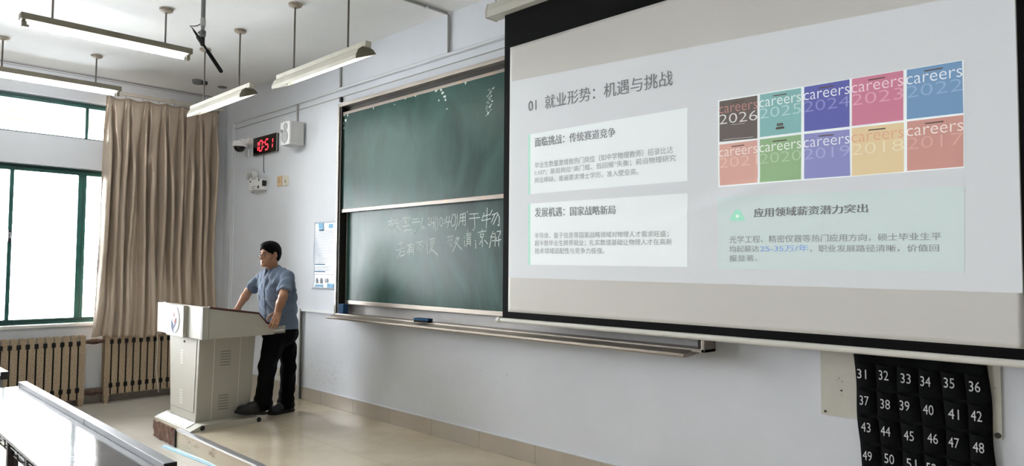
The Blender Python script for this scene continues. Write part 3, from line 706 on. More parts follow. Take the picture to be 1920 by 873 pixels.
def digit(b, ch, x, z, w, h):
    s = .018; sl = .10
    def bar(xa, za, xb, zb):
        d = Vector((xb - xa, 0, zb - za)).normalized(); n = Vector((-d.z, 0, d.x)) * s / 2
        A = Vector((xa, 0, za)) + d * s * .35; B = Vector((xb, 0, zb)) - d * s * .35
        pts = [A, A + d * s * .4 + n, B - d * s * .4 + n, B, B - d * s * .4 - n, A + d * s * .4 - n]
        b.raw([(p.x + (p.z - z) * sl, -cd - .002, p.z) for p in pts] + [(p.x + (p.z - z) * sl, -cd + .001, p.z) for p in pts],
              [(0, 1, 2, 3, 4, 5)] + [(i, i + 6, (i + 1) % 6 + 6, (i + 1) % 6) for i in range(6)])
    P = {'a': (x, z + h, x + w, z + h), 'b': (x + w, z + h / 2, x + w, z + h), 'c': (x + w, z, x + w, z + h / 2), 'd': (x, z, x + w, z), 'e': (x, z, x, z + h / 2), 'f': (x, z + h / 2, x, z + h), 'g': (x, z + h / 2, x + w, z + h / 2)}
    for k in SEG[ch]: bar(*P[k])
kw = kx_1 - kx_0; kh = kz_1 - kz_0
for ch, u in (('1', .08), ('0', .27), ('5', .53), ('1', .72)):
    b = MB(); digit(b, ch, kx_0 + u * kw, kz_0 + .2 * kh, .13 * kw, .56 * kh); b.build('digit', M_red, t)
b = MB()
for w in (.36, .6): b.box(kx_0 + .462 * kw, kx_0 + .49 * kw, -cd - .002, -cd + .001, kz_0 + w * kh, kz_0 + (w + .08) * kh, .002)
b.build('colon', M_red, t)
xx = kx_0 + .42 * kw
MB().tube([(xx, -.02, kz_0 + .01), (xx, -.018, kz_0 - .06), (xx - .01, -.012, kz_0 - .15), (xx - .005, -.012, kz_0 - .2), (xx + .01, -.01, kz_0 - .22)], .004, 6).build('cord', mat('grey_cord', '#4a4a4b', .6), t, smooth=50)

# dome camera
c = F(449.5, 272, .13); x, z = c[0], c[2]
t = thing('security_camera', 'white dome security camera on a wall arm beside the clock', 'camera', (x, 0, z))
MB().lathe([(0, .045), (.075, .045), (.085, .035), (.085, -.005), (.078, -.02), (0, -.02)], (x, -.13, z), n=28).build('housing', M_white, t, smooth=40)
MB().lathe([(0, -.085), (.03, -.08), (.055, -.06), (.068, -.03), (.07, -.015), (0, -.015)], (x, -.13, z), n=28).build('dome', mat('dark_dome', '#0d0f12', .08, spec=.8), t, smooth=60)
MB().box(x + .03, x + .16, -.10, 0, z + .005, z + .075, .012).box(x + .02, x + .10, -.16, -.06, z + .03, z + .07, .012).build('wall_arm', M_white, t)
MB().box(x + .13, kx_0 - .012, -.028, 0, z + .045, z + .085, .003).build('cable_cover', M_trunk, t)
c = F(463, 286, .03)
thing1('wall_sensor', 'small white oval sensor on the wall below the dome camera', 'sensor', MB().box(c[0] - .03, c[0] + .03, -.03, 0, c[2] - .05, c[2] + .05, .022, 3), M_white, (c[0], 0, c[2]))

# wall speaker
sd = .20
a = F(526, 231, sd); b_ = F(543.5, 224, sd); cbot = F(527, 266, sd)
x0, x1 = a[0], b_[0]; z1_, z0_ = (a[2] + b_[2]) / 2, F(543, 269, sd)[2]
t = thing('wall_speaker', 'white box loudspeaker on the wall between the clock and the chalkboard', 'speaker', ((x0 + x1) / 2, 0, z0_))
M_spk = mat('speaker_cabinet', '#c3c3c0', .6, bump=.1, bscale=300); M_bafl = mat('speaker_baffle', '#dadbdb', .5); M_cone = mat('speaker_cone', '#a9abab', .7)
MB().box(x0, x1, -sd + .02, -.03, z0_, z1_, .006).build('cabinet', M_spk, t)
MB().box(x0, x1, -sd, -sd + .022, z0_, z1_, .006).build('baffle', M_bafl, t)
MB().box((x0 + x1) / 2 - .04, (x0 + x1) / 2 + .04, -.035, -.001, z0_ + .08, z1_ - .08, .003).build('wall_bracket', M_chain, t)
w, h = x1 - x0, z1_ - z0_
for nm, u, v, r in (('woofer', .5, .36, .33 * w), ('tweeter', .58, .77, .19 * w), ('bass_port', .2, .6, .1 * w)):
    MB().lathe([(0, .002), (r * .3, .006), (r * .8, .002), (r * .9, .008), (r, .006), (r, 0), (0, 0)], (x0 + u * w, -sd, z0_ + v * h), axis=(0, -1, 0), n=28).build(nm, M_cone if nm != 'bass_port' else mat('port_grey', '#8f9192', .7), t, smooth=40)
MB().cyl((x0 + .5 * w, -sd - .003, z0_ + .09 * h), (x0 + .5 * w, -sd, z0_ + .09 * h), .008, 10).build('badge', mat('dark_badge', '#3a3a3a', .4), t)
thing1('conduit', 'thin cable drop from the trunking to the top of the wall speaker', 'cable', MB().box(1.895, 1.92, -.014, 0, z1_ - .03, 3.345, .003), M_pipe, (1.9, 0, 3.2), group=g)

# emergency lamp
ed = .085
q = [F(*p, ed) for p in ((467, 338), (489, 334.5), (490, 354), (469, 357.5))]
ex0, ex1, ez0, ez1 = q[0][0], q[1][0], (q[2][2] + q[3][2]) / 2, (q[0][2] + q[1][2]) / 2
t = thing('emergency_light', 'white emergency light box with two lamp heads on the front wall', 'emergency light', ((ex0 + ex1) / 2, 0, ez0))
MB().box(ex0, ex1, -ed, 0, ez0, ez1, .006).build('battery_box', M_white, t)
b = MB(); 
for k in range(4): b.box(ex0 + .07, ex0 + (.17 - .012 * (k % 2)), -ed - .001, -ed, ez1 - .085 - k * .022, ez1 - .08 - k * .022)
for u, v, s in ((.06, .78, .03), (.78, .8, .03), (.72, .12, .045)): b.box(ex0 + u * (ex1 - ex0), ex0 + u * (ex1 - ex0) + s, -ed - .001, -ed, ez0 + v * (ez1 - ez0), ez0 + v * (ez1 - ez0) + s * .7)
b.build('printed_label', mat('label_ink', '#3b3d42', .6), t)
for px, py in ((464, 328), (475, 326)):
    c = F(px, py, .09)
    ax = Vector((-.35, -.75, -.15)).normalized()
    hd = MB().lathe([(0, -.05), (.03, -.045), (.055, -.01), (.06, .012), (.056, .018), (0, .012)], c, axis=ax, n=24).build('lamp_head', mat('lamp_head_grey', '#c9c9c6', .3), t, smooth=40)
    MB().lathe([(0, .0155), (.05, .0165), (.05, .0195), (0, .019)], c, axis=ax, n=24).build('lens', mat('lamp_lens', '#9a9b98', .1, metal=.4), hd, smooth=40)
    MB().cyl(tuple(Vector(c) - ax * .03), (c[0] + .03, -.05, ez1), .012, 10).build('neck', M_white, t)
MB().tube([(ex1, -.03, ez0 + .03), (ex1 + .03, -.012, ez0 + .06), (ex1 + .07, -.01, ez0 + .13), (ex1 + .05, -.01, ez1 + .01), (ex1 + .005, -.012, ez1 + .03), (ex1 - .04, -.012, ez1 + .03)], .004, 6).build('cable', M_white, t, smooth=50)
MB().box(ex1, ex1 + .012, -.07, -.02, ez0 + .04, ez1 - .02, .003).build('side_socket', mat('dark_socket', '#2d2d2d', .5), t)

def wall_plate(name, label, cat, cx, cz, m, holes, group=None, d=.012, w=.086, h=.086):
    t = thing(name, label, cat, (cx, 0, cz - h / 2), group)
    MB().box(cx - w / 2, cx + w / 2, -d, 0, cz - h / 2, cz + h / 2, .004).build('plate', m, t)
    b = MB()
    for u, v, a, bb2 in holes: b.box(cx + u - a, cx + u + a, -d - .001, -d + .002, cz + v - bb2, cz + v + bb2)
    b.build('socket_holes' if 'socket' in name or 'outlet' in name else 'rocker', mat('hole_grey', '#5b5148', .6), t)
HO = [(-.016, -.01, .004, .01), (.016, -.01, .004, .01), (0, .018, .004, .008)]
c = F(523.5, 339, .012); wall_plate('power_outlet', 'yellowed power outlet on the front wall, beside the white switch plate', 'outlet', c[0], c[2], mat('yellowed_plate', '#d0b48d', .45), HO, w=.11, h=.115)
c = F(535, 338.5, .012); wall_plate('light_switch', 'white switch plate on the front wall beside the yellowed outlet', 'switch', c[0], c[2], mat('ivory_plate', '#d8d5c8', .45), [(0, .005, .025, .002), (0, -.012, .008, .012)], w=.11, h=.115)
c = F(522.5, 700, .012); wall_plate('power_outlet', 'white power outlet low on the wall, seen between the legs of the man', 'outlet', c[0], c[2], mat('ivory_plate', '#d8d5c8', .45), HO, w=.1, h=.13)

# ------------------------------------------------------------------ notice poster beside the board
p0, p1 = F(590, 417), F(588, 541)
px0, px1, pz0, pz1 = p1[0], 2.80, p1[2], p0[2]
t = thing('notice_poster', 'pale blue printed notice poster on the wall tucked behind the chalkboard frame', 'poster', ((px0 + px1) / 2, 0, pz0))
b = MB(); nx, nz = 14, 30; vs = []
for j in range(nz + 1):
    for i in range(nx + 1):
        u, v = i / nx, j / nz
        y = -.006 - .005 * max(0, math.sin(7 * u + 9 * v)) * (1 if v > .75 else .5) - (.02 * max(0, .12 - u) / .12 * max(0, .1 - v) / .1)
        vs.append((px0 + u * (px1 - px0) + (.012 * math.sin(v * 9) if i == 0 else 0), y, pz0 + v * (pz1 - pz0)))
b.raw(vs, [(j * (nx + 1) + i, j * (nx + 1) + i + 1, (j + 1) * (nx + 1) + i + 1, (j + 1) * (nx + 1) + i) for j in range(nz) for i in range(nx)])
ps = b.build('sheet', mat('glossy_poster_paper', '#ccd4de', .3, spec=.5, bump=.6, bscale=9), t, smooth=180)
md = ps.modifiers.new('paper', 'SOLIDIFY'); md.thickness = .0008; md.offset = 1
M_pb, M_pt, M_pd = mat('poster_blue', '#7db4d6', .6, spec=.2), mat('poster_text', '#a6abb5', .6, spec=.2), mat('poster_dark_blue', '#2f6f93', .6, spec=.2)
b = MB()
def pr_(u0, u1, v0, v1, mi): b.mat(mi).box(px0 + u0 * (px1 - px0), px0 + u1 * (px1 - px0), -.0128, -.0123, pz0 + v0 * (pz1 - pz0), pz0 + v1 * (pz1 - pz0))
for k in range(34):
    v = .86 - k * .0195
    if .335 < v < .385 or .235 < v < .275 or v < .16: continue
    pr_(.07, rng.uniform(.5, .9) if k % 4 == 3 else rng.uniform(.88, .96), v, v + .0075, 1)
pr_(.07, .5, .36, .376, 2); pr_(.07, .5, .255, .27, 2)
for u in (.12, .3): pr_(u, u + .09, .085, .14, 3); pr_(u + .02, u + .065, .14, .165, 3)
pr_(.22, .42, .87, .89, 2); pr_(.1, .42, .035, .07, 0); pr_(.6, .85, .03, .09, 0); pr_(.2, .4, .9, .985, 0); pr_(.62, .8, .9, .96, 0); pr_(.5, .62, .1, .16, 1)
b.build('print', [M_pb, M_pt, M_pd, mat('poster_figure', '#4d5560', .5)], t)

# ------------------------------------------------------------------ phone pocket chart under the screen
M_cream = mat('cream_board', '#c9c6bb', .5, vary=.05, vscale=5)
t = thing('backing_board', 'cream plastic board screwed to the wall behind the black pocket chart', 'board', (7.95, 0, .822))
MB().prism([(7.557, .82), (8.348, .826), (8.346, 1.62), (7.555, 1.62)], 'y', -.008, -.001).build('panel', M_cream, t)
for x, z, r in ((7.578, .838, .006), (8.332, .842, .013)): MB().cyl((x, -.011, z), (x, -.007, z), r, 14).build('screw', mat('dark_screw', '#3b3835', .5, metal=.4), t)
b = MB()
for px, py, s in ((1574, 708, .012), (1578, 713, .01), (1568, 712, .008), (1578, 733, .012), (1579, 738, .009), (1866, 728, .008)):
    c = F(px, py, .0085); b.raw([(c[0] + s * rng.uniform(-1, 1), -.0086, c[2] + s * rng.uniform(-1, 1)) for _ in range(5)], [(0, 1, 2), (0, 2, 3), (0, 3, 4)])
b.build('glue_stain', mat('stain', '#8f8672', .8), t)
M_pocket = mat('black_chart_cloth', '#07080a', .85, spec=.15, bump=.15, bscale=250)
M_num = mat('white_print', '#c9cacb', .7)
t = thing('pocket_chart', 'black hanging phone pocket chart with white numbers under the screen corner', 'pocket chart', (7.99, 0, .6))
OD = .03
tl, tr, bl = F(1597, 690, OD), F(1848, 716, OD), F(1606, 873, OD)
def oc(u, v):                      # column u 0..6, row v 0.. downwards (fraction of a row)
    lean = .0065 * v
    return (7.73 + u * .0958 + lean + .004 * math.sin(v * 2.2 + u), 1.115 - v * .1335 - .0012 * u)
b = MB(); n = 24; vs = []
for j in range(-40, 61):
    v = j / 10
    for i in range(n + 1):
        x, z = oc(i / n * 6, v); vs.append((x, -.0185 - .004 * math.sin(i * .9 + j * .13), z))
b.raw(vs, [(j * (n + 1) + i, j * (n + 1) + i + 1, (j + 1) * (n + 1) + i + 1, (j + 1) * (n + 1) + i) for j in range(100) for i in range(n)])
bk = b.build('cloth_backing', M_pocket, t, smooth=180)
md = bk.modifiers.new('cloth', 'SOLIDIFY'); md.thickness = .002; md.offset = 0
num = 31
for r in range(5):
    for cidx in range(6):
        x0, z1 = oc(cidx + .03, r + .02); x1, _ = oc(cidx + .97, r + .02); x0b, z0 = oc(cidx + .03, r + .93); x1b, _ = oc(cidx + .97, r + .93)
        b = MB(); vs = []; nu = 8
        for j in range(7):
            v = j / 6
            for i in range(nu + 1):
                u = i / nu; bul = math.sin(math.pi * u) ** .6 * (.35 + .65 * (1 - v) ** .7)
                xa = x0 * (1 - v) + x0b * v; xb = x1 * (1 - v) + x1b * v
                vs.append((xa + u * (xb - xa), -.0235 - .013 * bul - .002 * math.sin(cidx * 3 + r * 5 + u * 4), z1 + (z0 - z1) * v - (.006 * math.sin(math.pi * u) if j == 0 else 0)))
        b.raw(vs, [(j * (nu + 1) + i, j * (nu + 1) + i + 1, (j + 1) * (nu + 1) + i + 1, (j + 1) * (nu + 1) + i) for j in range(6) for i in range(nu)])
        b.mat(1)
        v_, f_2 = text_geo(str(num), .0)
        w = .044; h = .047; xc = (x0 + x1) / 2 + .004 * ((cidx + r) % 3 - 1) - .006; zc = (z1 + z0) / 2 + .006 + .003 * ((cidx * 2 + r) % 3 - 1)
        P = []
        for a, c in v_:
            X = xc + (a - .5) * w; u = (X - x0) / (x1 - x0); vv = min(1, max(0, (z1 - (zc + (c - .5) * h)) / (z1 - z0)))
            bul = math.sin(math.pi * min(.99, max(.01, u))) ** .6 * (.35 + .65 * (1 - vv) ** .7)
            P.append((X, -.026 - .0135 * bul - .002, zc + (c - .5) * h))
        b.raw(P, f_2)
        pk = b.build('pocket', [M_pocket, M_num], t, smooth=60)
        num += 1

# faint scuffs on the plaster beside the trunking
wf = bpy.data.objects['wall_front']; b = MB()
for k in range(150):
    px, py = (rng.normal(622, 14), rng.normal(706, 13)) if k < 95 else (rng.uniform(585, 660), rng.uniform(630, 715)) if k < 125 else (rng.uniform(700, 960), rng.uniform(690, 790))
    c = F(px, py, .0008)
    if c[2] < .31: continue
    a = rng.uniform(0, math.pi); l = rng.uniform(.006, .022); w = rng.uniform(.0015, .004)
    d = np.array([math.cos(a), 0, math.sin(a)]) * l; n = np.array([-math.sin(a), 0, math.cos(a)]) * w
    b.raw([tuple(c - d - n * .3), tuple(c - n), tuple(c + d), tuple(c + n)], [(0, 1, 2, 3)])
b.build('scuff_marks', mat('scuff_grey', '#bfc2c7', .9), wf)
# ------------------------------------------------------------------ curtain
def cloth_mat():
    m = mat('taupe_satin_curtain', '#bcab98', .36, metal=.3, vary=.06, vscale=3, sheen=.15, bump=.35, bscale=16, stretch=(1, 1, .3), spec=.55)
    return m
M_curt = cloth_mat()
ct = thing('curtain', 'taupe satin pinch-pleated curtain hanging full length by the room corner', 'curtain', (.12, -.78, .735))
NU, NV = 460, 90
CY0, CY1 = -1.42, -.125
zt = 3.497
vs = []
PL = [(-1.383 + .006), -1.19, -.985, -.775, -.565, -.345, -.165]
MID = [(p + q) / 2 + dd for p, q, dd in zip(PL, PL[1:], (.01, -.012, .008, -.006, .012, .0))]
def fold(u, v):
    """depth of the cloth; u along the rail 0..1, v 0 at the top .. 1 at the hem"""
    y = CY0 + u * (CY1 - CY0)
    e = min(1, max(0, (v - .03) / .20)); e = e * e * (3 - 2 * e)
    r = 0.0
    for k, p in enumerate(PL):                                    # tubes falling from the pinch pleats
        c = p + .014 * v * math.sin(4.2 * v + 2.3 * k) + .006 * math.sin(9 * v + k)
        w = .013 + .014 * e + .004 * math.sin(3 * v + 1.7 * k)
        e2 = min(1, max(0, (v - .015) / .07)) * (1 - .6 * min(1, max(0, (v - .4) / .4)))
        dd = abs(y - c) - (.030 + .012 * min(1, v / .15))
        r -= (.034 + .012 * math.sin(3 * k + (1 if y > c else 4))) * e2 * math.exp(-(dd / .013) ** 2) * (1 - .0 * e)
        r += (.020 + .088 * e + .016 * math.sin(5 * v + k * 2.1) * e) * math.exp(-abs((y - c) / (w + .004 * e)) ** 3.6)
    for k, p in enumerate(MID):                                   # slack panels breaking into folds of their own
        s0 = .10 + .05 * (k % 3)
        g = min(1, max(0, (v - s0) / .16)); g = g * g * (3 - 2 * g)
        c = p + .020 * math.sin(3.1 * v + 1.9 * k) * v + .012 * math.sin(11 * v + 3 * k) * g * (1 - v)
        w = .026 + .007 * math.sin(4 * v + 2.7 * k)
        r += (.080 + .018 * math.sin(6 * v + 1.3 * k)) * g * math.exp(-abs((y - c) / (w + .008)) ** 4)
        c2 = c + .048 * (1 if k % 2 else -1)
        g2 = min(1, max(0, (v - s0 - .22) / .25))
        r += .045 * g2 * (.6 + .4 * math.sin(7 * v + k)) * math.exp(-abs((y - c2) / .015) ** 3)
    r += .006 * math.sin(40 * u + 2) * (1 - e) + .004 * math.sin(70 * u + 9 * v) * e
    wr = .004 * math.sin(60 * v + 31 * u + 3 * math.sin(19 * u)) * max(0, math.sin(17 * u + 7 * v)) ** 3
    h_ = min(1, max(0, (v - .66) / .3)); h_ = h_ * h_ * (3 - 2 * h_)
    return .100 - .045 * e + .118 * h_ + r * (1 - .35 * h_) + wr
for j in range(NV + 1):
    v = j / NV
    for i in range(NU + 1):
        u = i / NU
        fl = (1 - u) ** 4 * .075 * max(0, v - .55) ** 1.5 / .3
        y = CY0 + u * (CY1 - CY0) - fl - .02 * v * (1 - u) + .02 * v * math.sin(14 * u + 1) * .4
        scal = .020 * (1 - v) ** 8 * (math.cos(2 * math.pi * (u - .03) * 6.3) - 1) * .5
        z = zt + .022 * u * (1 - v) - (zt - .752) * v + scal + (.016 * math.sin(11 * u + .8) + .008 * math.sin(31 * u)) * v ** 6 - (0.012 * (1 - u)) * v ** 6
        vs.append((fold(u, v), y, z))
b = MB(); b.raw(vs, [(j * (NU + 1) + i, (j + 1) * (NU + 1) + i, (j + 1) * (NU + 1) + i + 1, j * (NU + 1) + i + 1) for j in range(NV) for i in range(NU)])
cl = b.build('cloth', M_curt, ct, smooth=180)
md = cl.modifiers.new('cloth', 'SOLIDIFY'); md.thickness = .0015; md.offset = 0
for p in PL:
    MB().tube([(.15, p - .012, zt - .03), (.157, p, zt - .045), (.15, p + .012, zt - .06), (.145, p, zt - .12)], [.006, .009, .008, .003], 8).build('pinch_pleat', M_curt, ct, smooth=60)
t = thing('curtain_rail', 'cream curtain rail fixed high on the window wall above the curtain', 'curtain rail', (.12, -2.4, 3.53))
MB().box(.095, .135, -4.2, -.06, 3.525, 3.56, .004).build('rail', mat('cream_rail', '#cfc8bb', .5), t)
for y in (-4.0, -2.9, -1.8, -.7):
    MB().box(.0, .12, y - .012, y + .012, 3.558, 3.572, .002).build('bracket', M_cap, t)
for k in range(8):
    y = -1.40 + k * .18
    MB().tube([(.115, y, 3.526), (.115, y, 3.505), (.125, y, 3.497), (.132, y, 3.507)], .003, 6).build('curtain_hook', M_tend, t)
c0_, c1_ = L(295.5, 628, .20), L(297, 735, .20)
MB().tube([(.19, c0_[1], .80), (.19, c0_[1], .70), (.188, c0_[1] + .004, .55), (.192, c0_[1] - .004, .35), tuple(c1_)], .0035, 6).build('pull_cord', M_white, ct, smooth=60)

# ------------------------------------------------------------------ radiators
M_rad = mat('aged_radiator_paint', '#a8957b', .55, color2='#857058', vscale=80, ramp=(.36, .52), bump=.35, bscale=60, detail=6)
M_radgap = mat('black_radiator_gap', '#0d0b09', .8)
M_rust = mat('rusty_pipe', '#6a5344', .7, color2='#473529', vscale=40, bump=.5, bscale=80)
M_scr = mat('silver_link', '#8f8a84', .4, metal=.5)
def radiator(y0, y1, ztop, zbot, label, n, x0=.045, x1=.15):
    t = thing('radiator', label, 'radiator', (.1, (y0 + y1) / 2, 0), 'cast radiators under the windows')
    p = (y1 - y0) / n; gap = .014
    for k in range(n):
        ya = y0 + k * p + gap / 2; yb = ya + p - gap; ym = (ya + yb) / 2
        b = MB().box(x1 - .012, x1, ya, yb, zbot + .045, ztop, .005)
        b.box(x0, x0 + .012, ya, yb, zbot + .045, ztop, .005)
        b.box(x0 + .01, x1 - .01, ym - .012, ym + .012, zbot + .05, ztop - .006, .004)
        if k in (0, n - 1):
            b.prism([(ya + .004, zbot + .06), (yb - .004, zbot + .06), (yb - .004, zbot - .005), (yb - .016, .0), (ya + .016, .0), (ya + .004, zbot - .005)], 'x', x0 + .015, x1 - .002, .003)
        b.build('section', M_rad, t)
        if k < n - 1:
            yg = yb + gap / 2
            for zz in (ztop - .085, zbot + .15):
                MB().cyl((x1 - .02, yb - .012, zz), (x1 - .02, yb + gap + .012, zz), .029, 6).box(x1 - .045, x1 + .004, yg - .019, yg + .019, zz - .026, zz + .026, .004).build('connector', M_radgap, t)
            MB().box(x0 + .02, x1 - .022, yb - .003, yb + gap + .003, zbot + .05, ztop - .02).build('gap_shade', M_radgap, t)  # black filler block: the shade between sections put into its colour
            MB().box(x1 - .02, x1 - .008, yg - .006, yg + .006, ztop - .065, ztop - .005, .003).build('tie_clip', M_scr, t)
    return t
a = L(161, 690, .15)[1]; b_ = L(194, 690, .15)[1]
radiator(a - 12 * .0785, a, .775, .03, 'flat-column brown radiator under the open window, nearer the desks', 12)
radiator(b_, b_ + 13 * .0765, .775, .05, 'flat-column brown radiator below the curtain, behind the lectern', 13)
t = thing('heating_pipe', 'rusty pipe pair joining the two radiators', 'pipe', (.1, (a + b_) / 2, .1))
MB().cyl((.10, a - .01, .70), (.10, b_ + .01, .70), .022, 14).build('upper_pipe', M_rust, t, smooth=40)
MB().cyl((.10, a - .01, .135), (.10, b_ + .01, .135), .026, 14).build('lower_pipe', M_rust, t, smooth=40)
ym = (a + b_) / 2
for zz, r in ((.70, .032), (.135, .037)):
    MB().cyl((.10, ym - .028, zz), (.10, ym + .028, zz), r, 8).cyl((.10, ym - .05, zz), (.10, ym + .05, zz), r * .85, 14).build('pipe_union', M_rust, t, smooth=40)

# ------------------------------------------------------------------ lectern
M_lec = mat('beige_grey_steel', '#b1ada1', .5, bump=.05, bscale=300, spec=.45)
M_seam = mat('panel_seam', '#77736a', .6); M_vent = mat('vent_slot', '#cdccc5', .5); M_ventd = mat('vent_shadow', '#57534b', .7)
M_burg = mat('burgundy_wood_edge', '#4d2522', .4, vary=.15, vscale=20)
lec = thing('lectern', 'grey steel multimedia lectern with a round crest on its front panel', 'lectern', (2.45, -1.1, ZP))
BX0, BX1, BYF, BYB = 2.04, 2.89, -1.444, -.757
MB().prism([(BYF, ZP), (BYF, ZP + .012), (BYF + .095, ZP + .052), (BYB - .085, ZP + .052), (BYB, ZP + .014), (BYB, ZP)], 'x', BX0, BX1, .003).build('base', M_lec, lec)
for y in (BYF + .10, BYB - .085):
    for xa in (BX1 - .02, BX0 - .0015): MB().cyl((xa, y, ZP + .026), (xa + .0215, y, ZP + .026), .021, 18).build('caster_hole', mat('caster_black', '#0c0c0d', .6), lec)
# tapering body
def frus(b, x0, x1, y0, y1, z0, X0, X1, Y0, Y1, z1):
    v = [(x0, y0, z0), (x1, y0, z0), (x1, y1, z0), (x0, y1, z0), (X0, Y0, z1), (X1, Y0, z1), (X1, Y1, z1), (X0, Y1, z1)]
    b.raw(v, [(3, 2, 1, 0), (4, 5, 6, 7), (0, 1, 5, 4), (1, 2, 6, 5), (2, 3, 7, 6), (3, 0, 4, 7)])
LB = (2.165, 2.757, -1.352, -.872); LT = (2.09, 2.805, -1.352, -.85)
zb0, zb1 = ZP + .05, .96
body = MB(); frus(body, *LB, zb0, *LT, zb1)
body = body.build('cabinet_body', M_lec, lec)
md = body.modifiers.new('edge', 'BEVEL'); md.width = .006; md.segments = 2
lx = lambda z: LB[0] + (LT[0] - LB[0]) * (z - zb0) / (zb1 - zb0)
rx = lambda z: LB[1] + (LT[1] - LB[1]) * (z - zb0) / (zb1 - zb0)
def front_strip(b, u0, u1, z0, z1, d=.001):
    P = lambda u, z: (lx(z) + u * (rx(z) - lx(z)), -1.352 - d, z)
    b.raw([P(u0, z0), P(u1, z0), P(u1, z1), P(u0, z1)], [(0, 1, 2, 3)])
def side_strip(b, y0, y1, z0, z1, d=.001):
    P = lambda y, z: (rx(z) + d, y, z)
    b.raw([P(y0, z0), P(y1, z0), P(y1, z1), P(y0, z1)], [(0, 1, 2, 3)])
fd = MB(); front_strip(fd, .05, .92, .285, .93, .004)
fd = fd.build('front_door', M_lec, lec)
md = fd.modifiers.new('sheet', 'SOLIDIFY'); md.thickness = .004; md.offset = -1
b = MB(); front_strip(b, .043, .05, .28, .94); front_strip(b, .92, .927, .28, .94); front_strip(b, .043, .927, .279, .286)
b.build('panel_seam', M_seam, body)
b = MB(); side_strip(b, -1.225, -1.218, .215, .945); side_strip(b, -.992, -.987, .215, .945)
b.build('side_seam', mat('pale_seam', '#d5d2c8', .4), body)
for zc in (.745, .39):
    b = MB()
    for k in range(6): front_strip(b, .40, .50, zc - .06 + k * .022, zc - .048 + k * .022, .006)
    b.build('front_vent', M_vent, lec)
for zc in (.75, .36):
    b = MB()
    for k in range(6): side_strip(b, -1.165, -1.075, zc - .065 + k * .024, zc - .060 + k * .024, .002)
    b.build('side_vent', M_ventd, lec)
c = F(345.5, 637, 1.36); MB().cyl((c[0], -1.352, c[2] - .012), (c[0], -1.364, c[2] - .012), .010, 12).build('lock', mat('lock_dark', '#3f3d3a', .4, metal=.5), lec)
# top console
HX0, HX1, HYF, HYB = 1.905, 2.975, -1.40, -.752
zu0, zu1 = .938, 1.212
prof = [(HYF, zu0), (HYF, zu1), (-1.35, zu1 + .001), (-.908, 1.147), (-.832, 1.058), (-.762, 1.046), (-.757, zu0 + .008)]
head = MB().prism([(y + (.0 if y > HYF else 0), z - .075 if -1.34 < y < -.84 else z) for y, z in prof], 'x', HX0 + .035, HX1 - .035, .002).build('console_box', M_lec, lec)
for xa, xb in ((HX0, HX0 + .036), (HX1 - .036, HX1)):
    MB().prism(prof, 'x', xa, xb, .003).build('side_panel', M_lec, lec)
    tr_ = [(-1.345, zu1 + .0), (-.908, 1.147), (-.832, 1.058), (-.80, 1.053)]
    poly = [(y, z + .004) for y, z in tr_] + [(y, z - .014) for y, z in tr_[::-1]]
    MB().prism(poly, 'x', xa - .002, xb + .003).build('wood_edge', M_burg, lec)
MB().prism([(-1.345, 1.157), (-.908, 1.090), (-.832, 1.006), (-.832, 1.000), (-.908, 1.078), (-1.345, 1.145)], 'x', HX0 + .036, HX1 - .036).build('desk_panel', M_burg, lec)
MB().box(2.23, 2.635, HYF - .034, HYF + .002, zu0 - .004, zu1, .004).build('crest_panel', M_lec, lec)
MB().box(HX1 - .037, HX1 - .034 + .0345, HYF - .001, HYF + .004, zu0, zu1).build('corner_seam', M_seam, head)
b = MB(); b.box(HX1 - .0005, HX1 + .001, HYF + .05, HYF + .053, zu0, zu1); b.build('panel_seam', M_seam, head)
# keyboard drawer pulled out at the back
dr = MB().box(HX1 - .062, HX1 - .006, -.80, -.645, .950, .960, .002).box(HX1 - .014, HX1 - .006, -.80, -.645, .950, 1.012, .002).box(HX1 - .062, HX1 - .054, -.80, -.645, .950, 1.012, .002).box(HX1 - .062, HX1 - .006, -.652, -.645, .950, 1.016, .002)
dr = dr.build('keyboard_drawer', mat('drawer_grey', '#a5a39c', .4), lec)
MB().box(HX1 - .006, HX1 - .003, -.77, -.66, .972, .990, .001).build('drawer_slide', mat('bright_slide', '#d0d0ce', .3, metal=.7), dr)
# crest
ecx, ecz, er = 2.4325, 1.083, .120
cy = HYF - .034
cr = MB().lathe([(0, 0), (er, 0), (er, .004), (er - .004, .006), (0, .006)], (ecx, cy, ecz), axis=(0, -1, 0), n=48).build('crest', mat('crest_white', '#e9ebee', .7, spec=.15), lec)
M_navy, M_redc = mat('crest_navy', '#27406f', .7, spec=.15), mat('crest_red', '#b5514c', .7, spec=.15)
b = MB().mat(0); y_ = cy - .0072
def poly(mi, pts): b.mat(mi).raw([(ecx + x * er, y_, ecz + z * er) for x, z in pts], [tuple(range(len(pts)))])
for i in range(3):
    for j in range(5):
        x0 = -.50 + i * .165; z0 = -.05 - j * .13 - (i * .16)
        poly(0, [(x0, z0), (x0 + .145, z0 - .14), (x0 + .145, z0 - .03), (x0, z0 + .11)])
poly(0, [(.02, -.70), (.52, -.22), (.52, .18), (.40, .10), (.40, -.20), (.02, -.52)])
poly(1, [(.10, -.40), (.36, -.16), (.36, .12), (.24, .05), (.22, -.02), (.10, -.1)])
poly(1, [(0, .58), (.09, .36), (.06, .20), (0, .15), (-.06, .20), (-.09, .36)])
poly(2, [(0, .47), (.04, .33), (0, .22), (-.04, .33)])
for k in range(44):
    a0 = 2 * math.pi * k / 44
    b.mat(3); r0, r1 = .82, .90
    if k % 3 != 2: b.raw([(ecx + er * r * math.cos(aa), y_, ecz + er * r * math.sin(aa)) for r, aa in ((r0, a0), (r1, a0), (r1, a0 + .09), (r0, a0 + .09))], [(0, 1, 2, 3)])
